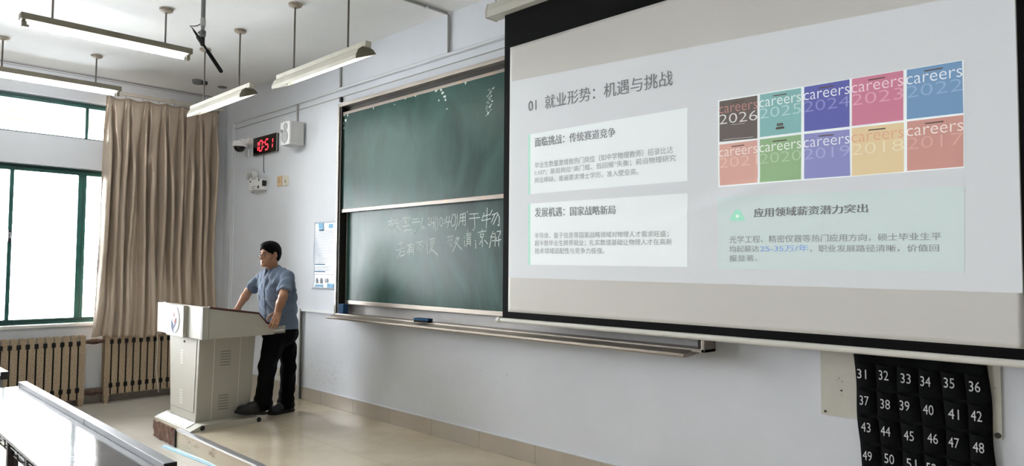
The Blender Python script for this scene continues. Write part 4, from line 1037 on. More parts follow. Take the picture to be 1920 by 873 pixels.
b.build('crest_print', [M_navy, M_redc, mat('crest_orange', '#d8a090', .7, spec=.15), mat('crest_grey', '#b9c0cc', .7, spec=.15)], cr)
# crumpled printed sheet lying on the front slope of the base
b = MB(); nx, ny = 40, 8; vs = []
for j in range(ny + 1):
    for i in range(nx + 1):
        u, v = i / nx, j / ny
        vs.append((BX0 + .03 + u * .70, BYF + .008 + v * .082, ZP + .0165 + v * .0345 + .0025 + .0025 * math.sin(u * 40 + v * 5) * math.sin(u * 17 + 2)))
b.raw(vs, [(j * (nx + 1) + i, j * (nx + 1) + i + 1, (j + 1) * (nx + 1) + i + 1, (j + 1) * (nx + 1) + i) for j in range(ny) for i in range(nx)])
t = thing('printed_sheet', 'crumpled white printed sheet lying on the front slope of the lectern base', 'paper', (2.42, -1.4, ZP + .02))
sh = b.build('sheet', mat('white_paper', '#e3e4e6', .5, color2='#b4b7bd', vscale=45, ramp=(.36, .52), stretch=(1, 3, 1)), t, smooth=180)
md = sh.modifiers.new('paper', 'SOLIDIFY'); md.thickness = .0006; md.offset = 1

# pale blue strip along the foot of the platform
A, B = Z(308, 834, .01), Z(460, 893, .01)
t = thing('plastic_strip', 'shiny pale blue plastic strip lying on the floor along the platform edge', 'strip', ((A[0] + B[0]) / 2, (A[1] + B[1]) / 2, 0))
d = (B - A) / np.linalg.norm(B - A); n_ = np.array([-d[1], d[0], 0])
for w0, w1, h, m_, nm in ((-.028, .03, .006, mat('cyan_film', '#9cc7d8', .25), 'film'), (-.012, .012, .014, mat('pale_blue_strip', '#d8f0f7', .15, spec=.8), 'strip_core')):
    q = [A + n_ * w0, B + n_ * w0, B + n_ * w1, A + n_ * w1]
    MB().prism([(p_[0], p_[1]) for p_ in q], 'z', 0.0005, h, .001).build(nm, m_, t)

# ------------------------------------------------------------------ student desks
M_desk = mat('grey_laminate', '#7d8084', .07, vary=.05, vscale=4, bump=.02, bscale=60, spec=.6)
M_edge = mat('desk_edge_metal', '#8d8a8b', .3, metal=.5); M_ledge = mat('grey_ledge', '#838588', .5)
M_leg = mat('dark_red_brown_steel', '#3a2a28', .45); M_wire = mat('black_wire', '#1a1718', .4)
def desk(x0, x1, label):
    yf, yb, z = -3.068, -2.70, .75
    t = thing('student_desk', label, 'desk', ((x0 + x1) / 2, (yf + yb) / 2, 0), 'long student desks in the row')
    MB().box(x0, x1, yf, yb - .002, z - .028, z, .003).build('desktop', M_desk, t)
    MB().cyl((x0, yf, z - .014), (x1, yf, z - .014), .0145, 14).build('front_edge', M_edge, t, smooth=40)
    n = 2 if x1 - x0 > 2.2 else 1; cuts = [x0] + ([4.89] if n == 2 else []) + [x1]
    for a, b2 in zip(cuts, cuts[1:]):
        MB().box(a + .001, b2 - .001, yb - .047, yb, z, z + .03, .003).build('pencil_ledge', M_ledge, t)
    MB().box(x1, x1 + .004, yb - .05, yb + .002, z - .026, z + .031, .002).build('ledge_end_cap', M_wire, t)
    MB().box(x0 + .05, x1 - .05, yb - .04, yb - .022, .42, z - .028, .003).build('modesty_panel', M_ledge, t)
    L_ = 4.72 - .02
    legs = [x for x in (3.42, 4.70, 5.12, 5.92)] if n == 2 else [x0 + .1, x1 - .1]
    for x in legs:
        b = MB().box(x - .018, x + .018, yf + .03, yf + .06, 0, z - .028, .004)
        b.build('leg', M_leg, t)
        MB().box(x - .018, x + .018, yb - .08, yb - .05, 0, z - .028, .004).build('leg', M_leg, t)
        MB().box(x - .016, x + .016, yf + .03, yb - .05, .02, .05, .004).box(x - .015, x + .015, yf + .03, yb - .05, z - .06, z - .029, .004).build('foot_bar', M_leg, t)
    MB().box(min(legs), max(legs), yf + .25, yf + .28, .36, .39, .004).build('stretcher', M_leg, t)
    spans = [(3.50, 4.62), (4.76, 5.08), (5.16, 5.86)] if n == 2 else [(x0 + .15, x1 - .15)]
    for a, b2 in spans:
        w = MB(); za, zb = z - .03, z - .135
        k = max(2, int((b2 - a) / .14))
        for i in range(k + 1):
            x = a + (b2 - a) * i / k
            w.tube([(x, yf + .035, za), (x, yf + .035, zb + .02), (x, yf + .05, zb), (x, yb - .09, zb), (x, yb - .075, zb + .02), (x, yb - .075, za)], .0035, 6)
        for yy, zz in [(yf + .035, za - .03), (yf + .035, za - .06)] + [(yf + .05 + q * .04, zb) for q in range(6)] + [(yb - .075, za - .03), (yb - .075, za - .06)]:
            w.tube([(a, yy, zz), (b2, yy, zz)], .003, 6)
        w.build('book_basket', M_wire, t, smooth=60)
desk(3.315, 6.03, 'long grey-topped student desk with a wire book basket in the foreground')
desk(.75, 2.735, 'student desk by the windows, only the dark end of its ledge in view')
# ------------------------------------------------------------------ the man at the lectern
class Field:
    """a soft solid sampled on a grid and skinned with quads (dual surface)"""
    def __init__(s, lo, hi, h):
        s.lo, s.h = np.array(lo, float), h
        n = np.ceil((np.array(hi) - s.lo) / h).astype(int) + 1
        s.f = np.full(n, 1.0, np.float32)
        s.ax = [s.lo[i] + h * np.arange(n[i]) for i in range(3)]
    def win(s, lo, hi):
        sl = []
        for i in range(3):
            a = int(max(0, np.floor((lo[i] - s.lo[i]) / s.h))); b = int(min(len(s.ax[i]), np.ceil((hi[i] - s.lo[i]) / s.h) + 1)); sl.append(slice(a, max(a, b)))
        X = s.ax[0][sl[0]][:, None, None].astype(np.float32); Y = s.ax[1][sl[1]][None, :, None].astype(np.float32); Zz = s.ax[2][sl[2]][None, None, :].astype(np.float32)
        return tuple(sl), X, Y, Zz
    def add(s, d, sl, k):
        a = s.f[sl]
        if k <= 0: s.f[sl] = np.minimum(a, d)
        else:
            h = np.maximum(k - np.abs(a - d), 0) / k
            s.f[sl] = np.minimum(a, d) - h * h * k * .25
        return s
    def cap(s, a, b, ra, rb, k=.01, flat=None):
        a, b = np.array(a, float), np.array(b, float); r = max(ra, rb) + k + 2 * s.h
        sl, X, Y, Zz = s.win(np.minimum(a, b) - r, np.maximum(a, b) + r)
        d = b - a; L2 = float(d @ d) + 1e-12
        t = ((X - a[0]) * d[0] + (Y - a[1]) * d[1] + (Zz - a[2]) * d[2]) / L2; tc = np.clip(t, 0, 1)
        q = np.sqrt((X - a[0] - tc * d[0]) ** 2 + (Y - a[1] - tc * d[1]) ** 2 + (Zz - a[2] - tc * d[2]) ** 2) - (ra + (rb - ra) * tc)
        if flat: q = np.maximum(q, (t - 1) * math.sqrt(L2))
        return s.add(q, sl, k)
    def ell(s, c, r, k=.01, R=None, sub=False):
        c, r = np.array(c, float), np.array(r, float); m = max(r) + k + 2 * s.h
        sl, X, Y, Zz = s.win(c - m, c + m)
        X, Y, Zz = np.broadcast_arrays(X - c[0], Y - c[1], Zz - c[2])
        if R is not None:
            X, Y, Zz = (R[0][i] * X + R[1][i] * Y + R[2][i] * Zz for i in range(3))
        k0 = np.sqrt((X / r[0]) ** 2 + (Y / r[1]) ** 2 + (Zz / r[2]) ** 2); k1 = np.sqrt((X / r[0] ** 2) ** 2 + (Y / r[1] ** 2) ** 2 + (Zz / r[2] ** 2) ** 2) + 1e-9
        d = (k0 * (k0 - 1) / k1).astype(np.float32)
        if sub:
            a = s.f[sl]; d = -d; h = np.maximum(k - np.abs(a - d), 0) / max(k, 1e-6)
            s.f[sl] = np.maximum(a, d) + h * h * k * .25; return s
        return s.add(d, sl, k)
    def fun(s, lo, hi, g, k=.01, op='add'):
        sl, X, Y, Zz = s.win(lo, hi); d = g(X, Y, Zz).astype(np.float32)
        if op == 'add': return s.add(d, sl, k)
        if op == 'int': s.f[sl] = np.maximum(s.f[sl], d)
        if op == 'disp': s.f[sl] = s.f[sl] + d
        return s
    def mesh(s, name, smooth=1):
        f = s.f; ins = f < 0
        c = [ins[i:f.shape[0] - 1 + i, j:f.shape[1] - 1 + j, k:f.shape[2] - 1 + k] for i in (0, 1) for j in (0, 1) for k in (0, 1)]
        anyi = c[0].copy(); alli = c[0].copy()
        for x in c[1:]: anyi |= x; alli &= x
        act = anyi & ~alli
        idx = np.argwhere(act); n = len(idx)
        vid = np.full(act.shape, -1, np.int64); vid[act] = np.arange(n)
        P = np.zeros((n, 3)); C = np.zeros(n)
        off = np.array([(i, j, k) for i in (0, 1) for j in (0, 1) for k in (0, 1)])
        val = np.stack([f[idx[:, 0] + o[0], idx[:, 1] + o[1], idx[:, 2] + o[2]] for o in off], 1)
        for a in range(8):
            for b in range(a + 1, 8):
                if np.abs(off[a] - off[b]).sum() != 1: continue
                m = (val[:, a] < 0) != (val[:, b] < 0)
                t = val[m, a] / (val[m, a] - val[m, b])
                P[m] += off[a] + t[:, None] * (off[b] - off[a]); C[m] += 1
        P = (P / C[:, None] + idx) * s.h + s.lo
        Q = []
        for ax in range(3):
            sl0 = [slice(None)] * 3; sl1 = [slice(None)] * 3; sl0[ax] = slice(0, -1); sl1[ax] = slice(1, None)
            A, B = ins[tuple(sl0)], ins[tuple(sl1)]
            e = np.argwhere(A != B); u, v = [i for i in range(3) if i != ax]
            ok = (e[:, u] > 0) & (e[:, v] > 0) & (e[:, u] < f.shape[u] - 1) & (e[:, v] < f.shape[v] - 1); e = e[ok]
            ids = []
            for du, dv in ((-1, -1), (0, -1), (0, 0), (-1, 0)):
                q = e.copy(); q[:, u] += du; q[:, v] += dv; ids.append(vid[q[:, 0], q[:, 1], q[:, 2]])
            q = np.stack(ids, 1); flip = A[e[:, 0], e[:, 1], e[:, 2]]
            if ax == 1: flip = ~flip
            q[~flip] = q[~flip][:, ::-1]; Q.append(q)
        Q = np.concatenate(Q); Q = Q[(Q >= 0).all(1)]
        for _ in range(smooth):                 # light relaxing of the surface
            S = np.zeros_like(P); K = np.zeros(len(P))
            for a, b in ((0, 1), (1, 2), (2, 3), (3, 0)):
                np.add.at(S, Q[:, a], P[Q[:, b]]); np.add.at(K, Q[:, a], 1)
                np.add.at(S, Q[:, b], P[Q[:, a]]); np.add.at(K, Q[:, b], 1)
            P = P * .5 + .5 * S / np.maximum(K, 1)[:, None]
        me = bpy.data.meshes.new(name)
        me.vertices.add(len(P)); me.vertices.foreach_set('co', P.ravel().astype(np.float32))
        me.loops.add(Q.size); me.loops.foreach_set('vertex_index', Q.ravel().astype(np.int32))
        me.polygons.add(len(Q)); me.polygons.foreach_set('loop_start', (np.arange(len(Q)) * 4).astype(np.int32))
        me.update(calc_edges=True); me.validate()
        return me, P, Q
V3 = lambda *a: np.array(a, float)
man = thing('person', 'man with glasses in a grey-blue short-sleeved shirt and black trousers leaning on the lectern', 'person', (2.72, -.6, ZP))
M_skin = mat('skin', '#a87b60', .5, vary=.05, vscale=25, spec=.4)
M_lip = mat('lips', '#8c5747', .45); M_hair = mat('black_hair', '#060505', .75, spec=.15, bump=.4, bscale=160, stretch=(1, 1, .3)); M_brow = mat('eyebrow', '#1a1413', .8)
M_shirt = mat('grey_blue_shirt', '#647287', .8, vary=.05, vscale=60, bump=.12, bscale=400)
M_trou = mat('black_trousers', '#060607', .9, spec=.15, bump=.1, bscale=200)

# --- joints
shL, shR = V3(2.890, -.595, 1.445), V3(2.515, -.655, 1.448)
elL, wrL = L(530.5, 556, 3.06), L(518.5, 589, 2.94)
elR = L(466.5, 545, 2.37); wrR = L(446, 576.5, 2.36)
neck0, neck1 = V3(2.705, -.625, 1.47), V3(2.712, -.668, 1.585)
hy = math.radians(13)
hf = V3(math.sin(hy), -math.cos(hy), 0); hr = V3(math.cos(hy), math.sin(hy), 0); hu = V3(0, 0, 1)   # facing, his left, up
HC = V3(2.712, -.690, 1.674)                                        # middle of the skull
hp = lambda x, y, z: HC + (hr * x + hf * y + hu * z) * .935                   # x: his left, y: forward, z: up
HR = [hr, hf, hu]                                                   # axes as rows
Rrows = np.array([[hr[i], hf[i], hu[i]] for i in range(3)])

bd_ = Field((2.22, -1.02, .55), (3.16, -.36, 1.84), .004)
HS = .935
def hd_ell(c, r, k, R=None, sub=False): bd_.ell(c, tuple(x * HS for x in r), k * HS, R, sub)
def hd_cap(a, b, ra, rb, k): bd_.cap(a, b, ra * HS, rb * HS, k * HS)
# head
hd_ell(hp(0, -.012, .035), (.077, .096, .088), .01, Rrows)          # cranium
hd_ell(hp(0, .030, -.040), (.062, .062, .085), .04, Rrows)          # face
hd_cap(hp(-.040, .0, -.066), hp(-.008, .066, -.100), .022, .019, .028); hd_cap(hp(.040, .0, -.066), hp(.008, .066, -.100), .022, .019, .028)   # jaw
hd_ell(hp(0, .076, -.102), (.019, .015, .015), .02, Rrows); hd_ell(hp(0, .062, -.076), (.032, .026, .024), .02, Rrows)          # chin
hd_cap(hp(-.03, .073, .012), hp(.03, .073, .012), .014, .014, .02)  # brow
hd_ell(hp(-.046, .05, -.035), (.02, .022, .02), .02, Rrows); hd_ell(hp(.046, .05, -.035), (.02, .022, .02), .02, Rrows)  # cheekbones
for sx in (-1, 1): hd_ell(hp(sx * .031, .089, -.010), (.017, .015, .011), .012, Rrows, sub=True)   # sockets
hd_cap(hp(0, .084, .002), hp(0, .108, -.043), .008, .0105, .007)    # nose
hd_ell(hp(-.011, .092, -.048), (.009, .010, .008), .006, Rrows); hd_ell(hp(.011, .092, -.048), (.009, .010, .008), .006, Rrows)
hd_cap(hp(-.019, .083, -.074), hp(.019, .083, -.074), .0045, .0045, .008); hd_cap(hp(0, .090, -.073), hp(0, .089, -.072), .0055, .0055, .008)
hd_cap(hp(-.016, .083, -.085), hp(.016, .083, -.085), .005, .005, .007)
for sx in (-1, 1):                                                    # ears
    hd_ell(hp(sx * .080, -.010, -.012), (.008, .020, .032), .006, Rrows)
    hd_ell(hp(sx * .088, -.006, -.008), (.006, .011, .019), .004, Rrows, sub=True)
# neck, trunk, limbs
bd_.cap(neck0, neck1, .058, .050, .03).cap(neck1, hp(0, -.028, -.05), .050, .052, .02)
bd_.cap((2.63, -.62, 1.38), (2.79, -.60, 1.38), .08, .08, .05).cap((2.71, -.60, 1.38), (2.72, -.58, .98), .105, .11, .06)
bd_.cap(V3(2.56, -.64, 1.445), V3(2.86, -.60, 1.445), .04, .04, .04)
for S, E, Wr in ((shL, elL, wrL), (shR, elR, wrR)):
    bd_.cap(S, E, .048, .038, .03)
    bd_.cap(E, E + (Wr - E) * .35, .037, .0385, .02).cap(E + (Wr - E) * .35, Wr, .0385, .026, .02)
bd_.cap((2.80, -.64, .98), (2.81, -.68, .80), .07, .06, .04).cap((2.65, -.55, .98), (2.65, -.51, .80), .07, .06, .04)
# hands: palm and five fingers each
def hand(Wr, fwd, side, down, plan, s=1.0):
    """fwd: towards the knuckles, side: towards the thumb, down: out of the palm"""
    fwd, side, down = (v / np.linalg.norm(v) for v in (fwd, side, down))
    P = lambda a, b_, c: Wr + (fwd * a + side * b_ + down * c) * s
    for t_ in (-.024, -.008, .008, .024): bd_.cap(P(.012, t_ * .65, 0), P(.085, t_ * 1.15, .002), .0145 * s, .0118 * s, .012)
    bd_.cap(P(-.01, 0, 0), P(.02, 0, 0), .025 * s, .022 * s, .02)
    for (b0, l1, l2, l3, a1, a2, a3, sp) in plan['fingers']:
        p = P(.088, b0, .001); ang = 0
        for L_, a_, r0, r1 in ((l1, a1, .0098, .0090), (l2, a2, .0090, .0082), (l3, a3, .0082, .0070)):
            ang += a_; dv = fwd * math.cos(ang) + down * math.sin(ang) + side * sp
            q = p + dv / np.linalg.norm(dv) * L_ * s; bd_.cap(p, q, r0 * s, r1 * s, .003); p = q
    p = P(.022, .026, .004)
    for L_, (a, b_, c), r0, r1 in zip((.042, .032, .026), plan['thumb'], (.0145, .0110, .0098), (.0115, .0098, .0082)):
        dv = fwd * a + side * b_ + down * c; q = p + dv / np.linalg.norm(dv) * L_ * s; bd_.cap(p, q, r0 * s, r1 * s, .005); p = q
grip = dict(fingers=[(.028, .046, .028, .022, .35, .75, .55, .06), (.0095, .050, .031, .024, .35, .80, .55, .01), (-.0095, .046, .029, .023, .40, .85, .55, -.03), (-.027, .037, .023, .020, .45, .85, .55, -.09)],
            thumb=((.55, .75, .15), (.85, .35, .35), (.9, .05, .45)))
flat_ = dict(fingers=[(.028, .046, .028, .022, .10, .18, .15, .10), (.0095, .050, .031, .024, .10, .18, .15, .02), (-.0095, .046, .029, .023, .10, .18, .15, -.06), (-.027, .037, .023, .020, .12, .2, .15, -.16)],
             thumb=((.5, .85, .1), (.75, .6, .1), (.85, .45, .1)))
hand(wrL + V3(.024, .006, .016), V3(.45, -.45, -.55), V3(-.325, -.60, .225), V3(-.6, .1, -.6), grip, .98)
hand(wrR + V3(.0, -.005, -.030), V3(.15, -.95, .10), V3(.95, .15, .05), V3(-.05, -.10, -.95), flat_, 1.0)
me, P, Q = bd_.mesh('body', 1)
body_o = link_mesh('body', me, [M_skin, M_lip], man, smooth=180)
# lips take their own colour
ctr = P[Q].mean(1) - HC
fx, fy, fz = ctr @ hr, ctr @ hf, ctr @ hu
lipm = ((np.abs(fx) < .022 - .7 * np.abs(fz + .0745)) & (fy > .06) & (np.abs(fz + .0745) < .009))
mi_ = np.zeros(len(Q), np.int32); mi_[lipm] = 1
if len(me.polygons) == len(Q): me.polygons.foreach_set('material_index', mi_)
# eyes, brows
M_eye = mat('eye_white', '#cfc8c2', .2); M_iris = mat('dark_iris', '#1c130f', .15)
for sx in (-1, 1):
    e = MB().ball(hp(sx * .031, .0765, -.010), .0108, 16).build('eye', M_eye, man, smooth=180)
    g = hp(sx * .031, .0765, -.010); MB().ball(g + hf * .0078, .0056, 12).build('iris', M_iris, e, smooth=180)
    MB().tube([hp(sx * .031 + x, .084 - 9 * x * x, -.0175 + 10 * x * x) for x in (-.014, -.007, 0, .007, .014)], [.0012, .002, .0022, .002, .0012], 6).build('eyelid', M_skin, man, smooth=180)
    MB().tube([hp(sx * .031 + x, .0838 - 1.6 * abs(x) ** 1.6 * 6, -.0045 - 16 * x * x) for x in (-.014, -.007, 0, .007, .014)], [.0018, .0034, .0038, .0034, .0018], 6).build('eyelid', M_skin, man, smooth=180)
    MB().tube([hp(sx * (.014 + t_ * .036), .0965 - .022 * t_ ** 2, .013 + .007 * math.sin(t_ * 2.2)) for t_ in np.linspace(0, 1, 7)], [.0022, .0036, .004, .0038, .0034, .0028, .0016], 6).build('eyebrow', M_brow, man, smooth=180)
# hair
hr_ = Field(HC - .16, HC + .16, .004)
hr_.ell(hp(0, -.014, .043), (.081, .099, .088), .01, Rrows)
hr_.ell(hp(0, -.055, -.005), (.071, .058, .080), .03, Rrows)
hr_.ell(hp(.012, .045, .082), (.060, .054, .036), .03, Rrows)
def hcut(X, Y, Zz):
    x = (X - HC[0]) * hr[0] + (Y - HC[1]) * hr[1]; y = (X - HC[0]) * hf[0] + (Y - HC[1]) * hf[1]; z = Zz - HC[2] + 0 * x
    ax = np.abs(x)
    fringe = .050 - .055 * np.clip((ax - .020) / .045, 0, 1)                # low at the temples, open over the brow
    side = np.interp(y, [-.12, -.045, -.030, -.028, .012, .014, .030, .050, .075], [-.085, -.085, -.070, .022, .022, -.030, -.012, .012, .040])
    low = np.where((y > .052), np.minimum(fringe, .050), side)
    wob = .003 * np.sin(x * 190) + .002 * np.sin(x * 330 + 1)
    return (low + wob * (y > .04) - z) * .8
hr_.fun(HC - .2, HC + .2, hcut, op='int')
hr_.fun(HC - .2, HC + .2, lambda X, Y, Zz: .0018 * np.sin(160 * X + 40 * Zz) * np.sin(90 * Y + 60 * Zz), op='disp')
me, _, _ = hr_.mesh('hair', 1)
link_mesh('hair', me, M_hair, man, smooth=180)
# glasses
M_frame = mat('glasses_frame', '#3a3330', .3, metal=.4)
b = MB()
def lens(sx):
    pts = []
    for a in np.linspace(0, 2 * math.pi, 33)[:-1]:
        ca, sa = math.cos(a), math.sin(a)
        x = sx * .034 + .0245 * math.copysign(abs(ca) ** .8, ca); z = -.014 + .0205 * math.copysign(abs(sa) ** .8, sa)
        pts.append(hp(x, .106 - .22 * max(0, abs(x) - .02), z))
    return pts
for sx in (-1, 1): b.tube(lens(sx), .0013, 6, closed=True)
b.tube([hp(-.0105, .107, -.008), hp(0, .110, -.005), hp(.0105, .107, -.008)], .0017, 6)
for sx in (-1, 1): b.tube([hp(sx * .058, .098, -.004), hp(sx * .068, .085, -.002), hp(sx * .079, .02, .004), hp(sx * .083, -.018, .006), hp(sx * .082, -.035, -.012)], .0016, 6)
gl = b.build('glasses', M_frame, man, smooth=180)
Mg = glass_mat('spectacle_lens', const=0.002)
for sx in (-1, 1):
    ps = lens(sx); b = MB(); b.raw([tuple(p) for p in ps] + [tuple(p + hf * .0015) for p in ps], [tuple(range(32)), tuple(range(63, 31, -1))] + [(i, (i + 1) % 32, 32 + (i + 1) % 32, 32 + i) for i in range(32)])
    b.build('lens', Mg, gl)

# --- shirt
ty = math.radians(9)
tf, trt = V3(math.sin(ty), -math.cos(ty), 0), V3(math.cos(ty), math.sin(ty), 0)
TZ = np.array([.90, .97, 1.05, 1.15, 1.25, 1.33, 1.40, 1.45, 1.485, 1.515, 1.54])
TA = np.array([.195, .196, .188, .180, .185, .192, .192, .178, .150, .105, .080])      # half width
TB = np.array([.158, .157, .152, .148, .150, .150, .138, .118, .098, .082, .070])      # half depth
TYO = np.array([.0, .0, .0, -.005, -.012, -.020, -.026, -.030, -.030, -.028, -.030])
TC = V3(2.715, -.59)
st = Field((2.28, -1.0, .90), (3.16, -.30, 1.62), .005)
def torso(X, Y, Zz):
    a = np.interp(Zz, TZ, TA); b_ = np.interp(Zz, TZ, TB); yo = np.interp(Zz, TZ, TYO)
    x = (X - TC[0]) * trt[0] + (Y - TC[1]) * trt[1]; y = (X - TC[0]) * tf[0] + (Y - TC[1]) * tf[1] + yo
    k0 = (np.abs(x / a) ** 2.3 + np.abs(y / b_) ** 2.3) ** (1 / 2.3)
    return (k0 - 1) * np.minimum(a, b_)
st.fun((2.3, -1, .9), (3.16, -.3, 1.55), torso, 0)
st.f[:, :, st.ax[2] > 1.545] = 1
st.cap(V3(2.58, -.645, 1.468), V3(2.83, -.605, 1.468), .048, .048, .05)
slL = shL + (elL - shL) * .78; slR = shR + (elR - shR) * .80
dL = (slL - shL) / np.linalg.norm(slL - shL); dR = (slR - shR) / np.linalg.norm(slR - shR)
st.cap(shL - dL * .02, slL, .060, .066, .045, flat=True).cap(shR - dR * .02, slR, .059, .065, .045, flat=True)
st.cap(V3(2.735, -.625, 1.525), V3(2.86, -.60, 1.463), .050, .046, .04).cap(V3(2.68, -.640, 1.525), V3(2.55, -.65, 1.463), .050, .046, .04)
def wrinkle(X, Y, Zz):
    x = (X - TC[0]) * trt[0] + (Y - TC[1]) * trt[1]; y = (X - TC[0]) * tf[0] + (Y - TC[1]) * tf[1]
    w = .0075 * np.sin(38 * x + 26 * Zz + 1.5 * np.sin(17 * Zz)) * np.exp(-((Zz - 1.05) / .10) ** 2)
    w = w + .0075 * np.sin(55 * (Zz + .8 * x) + 3 * np.sin(9 * y)) * np.exp(-((Zz - 1.22) / .16) ** 2)
    w = w + .0065 * np.sin(60 * (x * .8 - Zz * .55) + 2) * np.exp(-((Zz - 1.40) / .09) ** 2)
    w = w + .0028 * np.sin(110 * x + 60 * y + 45 * Zz)
    return w
st.fun((2.2, -1.1, .8), (3.2, -.2, 1.7), wrinkle, op='disp')
st.fun((2.2, -1.1, .8), (3.2, -.2, 1.7), lambda X, Y, Zz: (.972 - .010 * np.cos(9 * (X - 2.7)) - Zz + 0 * Y), op='int')
# neckline opened around the neck
st.cap(V3(2.705, -.64, 1.56), V3(2.712, -.69, 1.64), .052, .052, .0)
sub_ = Field.cap
sl, X, Y, Zz = st.win((2.6, -.8, 1.49), (2.82, -.5, 1.62))
ax_ = neck0[:2][None] if False else None
cxn = np.interp(st.ax[2][sl[2]], [1.47, 1.60], [neck0[0], neck1[0]])[None, None, :]; cyn = np.interp(st.ax[2][sl[2]], [1.47, 1.60], [neck0[1] - .004, neck1[1]])[None, None, :]
hole = .053 - np.sqrt((X - cxn) ** 2 + (Y - cyn) ** 2)
st.f[sl] = np.maximum(st.f[sl], np.where(Zz > 1.500 , hole, -1))
st.f[:, :, st.ax[2] > 1.566] = 1
me, _, _ = st.mesh('shirt', 2)
sho = link_mesh('shirt', me, M_shirt, man, smooth=180)
# collar: band and two leaves
b = MB(); n = 40; inner, top_, outer = [], [], []
def colp(a, r, z):
    k = (z - 1.47) / .115; c = neck0 + (neck1 - neck0) * k
    return V3(c[0] + trt[0] * r * math.sin(a) + tf[0] * r * 1.02 * math.cos(a), c[1] + trt[1] * r * math.sin(a) + tf[1] * r * 1.02 * math.cos(a), z)
rings = []
AA = np.linspace(.30, 2 * math.pi - .30, n)
for a in AA:
    fr = max(0, math.cos(a))                                       # 1 at the throat
    bk_ = (1 - math.cos(a)) / 2
    zt_ = 1.533 + .040 * bk_; zl = 1.497 + .010 * bk_ - .034 * fr ** 1.5
    rings.append([colp(a, .066, zl + .006), colp(a, .0635, zt_), colp(a, .067, zt_ + .003), colp(a, .074, zt_ - .004), colp(a, .088 + .024 * fr, zl - .004 - .012 * fr), colp(a, .083 + .02 * fr, zl - .004 - .012 * fr)])
vs = [tuple(p) for r in rings for p in r]; m_ = 6
b.raw(vs, [(i * m_ + j, i * m_ + j + 1, (i + 1) * m_ + j + 1, (i + 1) * m_ + j) for i in range(n - 1) for j in range(m_ - 1)] + [tuple(range(m_)), tuple(range((n - 1) * m_ + m_ - 1, (n - 1) * m_ - 1, -1))])
b.build('collar', mat('collar_cloth', '#57647a', .8, bump=.12, bscale=400), sho, smooth=60)
def front_at(x, z, d=.0):
    a = np.interp(z, TZ, TA); b_ = np.interp(z, TZ, TB); yo = np.interp(z, TZ, TYO)
    y = b_ * (1 - (abs(x) / a) ** 2.3) ** (1 / 2.3) - yo + d
    return V3(TC[0] + trt[0] * x + tf[0] * y, TC[1] + trt[1] * x + tf[1] * y, z)
b = MB(); zs = np.linspace(.97, 1.475, 40); vs = []
for z in zs:
    for x, d in ((-.017, .000), (-.016, .0055), (.016, .0055), (.017, .0)): vs.append(tuple(front_at(x, z, d + .002)))
b.raw(vs, [(i * 4 + j, i * 4 + j + 1, (i + 1) * 4 + j + 1, (i + 1) * 4 + j) for i in range(39) for j in range(3)])
b.build('button_placket', M_shirt, sho, smooth=50)
b = MB()
for z in (1.02, 1.105, 1.19, 1.275, 1.36, 1.44):
    c = front_at(0, z, .0075); b.cyl(tuple(c), tuple(c + tf * .003), .0058, 10)
b.build('buttons', mat('dark_button', '#3c4654', .3), sho)
c = front_at(.085, 1.30, .004)
b = MB(); vs = []
for j in range(9):
    for i in range(9):
        x = .035 + i / 8 * .105; z = 1.235 + j / 8 * .125; vs.append(tuple(front_at(x, z, .006)))
b.raw(vs, [(j * 9 + i, j * 9 + i + 1, (j + 1) * 9 + i + 1, (j + 1) * 9 + i) for j in range(8) for i in range(8)])
pk = b.build('chest_pocket', M_shirt, sho, smooth=60)
md = pk.modifiers.new('cloth', 'SOLIDIFY'); md.thickness = .003

# --- trousers
kL, aL = L(500.5, 690, 2.83), L(494, 752, 2.845)
kR, aR = L(541, 690, 2.66), L(536.5, 752, 2.65)
tr = Field((2.42, -1.02, .16), (3.06, -.28, 1.06), .0055)
tr.ell((2.725, -.572, .93), (.185, .160, .13), .02)
tr.cap((2.805, -.672, .855), (2.82, -.705, .76), .100, .088, .04).cap((2.66, -.52, .92), (2.655, -.458, .78), .110, .083, .04)
tr.cap((2.82, -.705, .76), kL, .088, .071, .012).cap((2.655, -.458, .78), kR, .083, .068, .012)
tr.cap(kL, aL, .073, .077, .03).cap(kR, aR, .069, .073, .03)
hemL, hemR = aL + V3(0, .0, -.075), aR + V3(0, 0, -.062)
tr.cap(aL, hemL, .077, .072, .02, flat=True).cap(aR, hemR, .073, .070, .02, flat=True)
def twr(X, Y, Zz):
    w = .0045 * np.sin(70 * Zz + 25 * X + 18 * Y) * np.exp(-((Zz - .30) / .10) ** 2) + .005 * np.sin(46 * Zz + 20 * X - 30 * Y) * np.exp(-((Zz - .62) / .12) ** 2)
    return w + .004 * np.sin(40 * X - 50 * Y + 22 * Zz)
tr.fun((2.3, -1.2, .1), (3.1, -.2, 1.1), twr, op='disp')
me, _, _ = tr.mesh('trousers', 2)
link_mesh('trousers', me, M_trou, man, smooth=180)

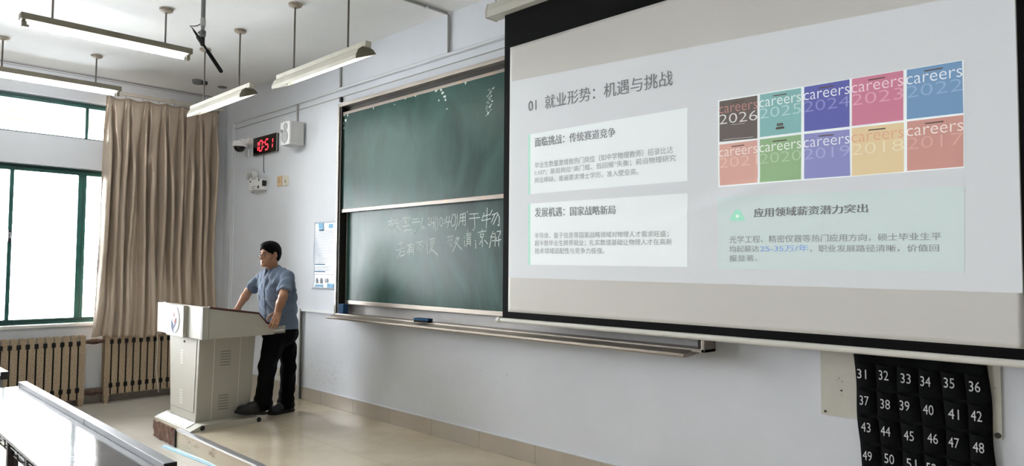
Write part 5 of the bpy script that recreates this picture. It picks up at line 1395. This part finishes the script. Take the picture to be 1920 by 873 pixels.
# --- shoes
def shoe(heel, toe, zup_heel, zup_toe, name):
    heel, toe = np.array(heel, float), np.array(toe, float)
    f = toe - heel; ln = np.linalg.norm(f); f /= ln; s_ = np.cross(f, V3(0, 0, 1)); s_ /= np.linalg.norm(s_); u = np.cross(s_, f)
    P = lambda a, b_, c: heel + f * a * ln + s_ * b_ + u * c
    fld = Field(np.minimum(heel, toe) - .1, np.maximum(heel, toe) + np.array([.1, .1, .2]), .0045)
    fld.cap(P(.16, 0, .062), P(.45, 0, .060), .042, .044, .02).cap(P(.45, 0, .055), P(.82, .004, .040), .046, .036, .03)
    fld.ell(P(.78, .003, .040), (.046, .046, .034), .02)
    fld.cap(P(.16, 0, .07), P(.22, 0, .125), .043, .046, .02).cap(P(.30, 0, .10), P(.55, 0, .075), .030, .030, .02)
    def base(X, Y, Zz):
        return -((X - heel[0]) * u[0] + (Y - heel[1]) * u[1] + (Zz - heel[2]) * u[2] - .022)
    fld.fun(np.minimum(heel, toe) - .2, np.maximum(heel, toe) + .3, base, op='int')
    me, _, _ = fld.mesh('shoe', 1)
    so = link_mesh('shoe', me, mat('black_shoe_leather', '#0e0e10', .38, bump=.1, bscale=200), man, smooth=180)
    b = MB(); out = []
    for a in np.linspace(0, 2 * math.pi, 40)[:-1]:
        ca, sa = math.cos(a), math.sin(a)
        x = .5 + .5 * math.copysign(abs(ca) ** .8, ca); w = .044 if x > .55 else .039
        out.append((x, w * math.copysign(abs(sa) ** .7, sa)))
    n = len(out)
    vs = [tuple(P(x, y, 0 + .02 * max(0, x - .8) ** 1.2 * 3)) for x, y in out] + [tuple(P(x, y * 1.02, .026 + .02 * max(0, x - .8) ** 1.2 * 3)) for x, y in out]
    b.raw(vs, [tuple(range(n))[::-1], tuple(range(n, 2 * n))] + [(i, (i + 1) % n, n + (i + 1) % n, n + i) for i in range(n)])
    b.build('sole', mat('black_rubber', '#141416', .7), so, smooth=50)
    b = MB()
    for k in range(5):
        a = .36 + k * .06; c = .112 - k * .008
        b.tube([P(a, -.026, c - .012), P(a + .01, 0, c + .006), P(a, .026, c - .012)], .0028, 6)
    b.build('laces', mat('dark_laces', '#26262a', .8), so, smooth=180)
shoe((2.855, -.755, ZP + .054), (2.835, -1.045, ZP + .095), 0, 0, 'left')
hR, tR = Z(547, 771, ZP), Z(504, 779, ZP)
shoe((2.640, -.365, ZP + .001), (2.672, -.655, ZP + .001), 0, 0, 'right')
for o in bpy.data.objects:
    if '_o' in o: del o['_o']
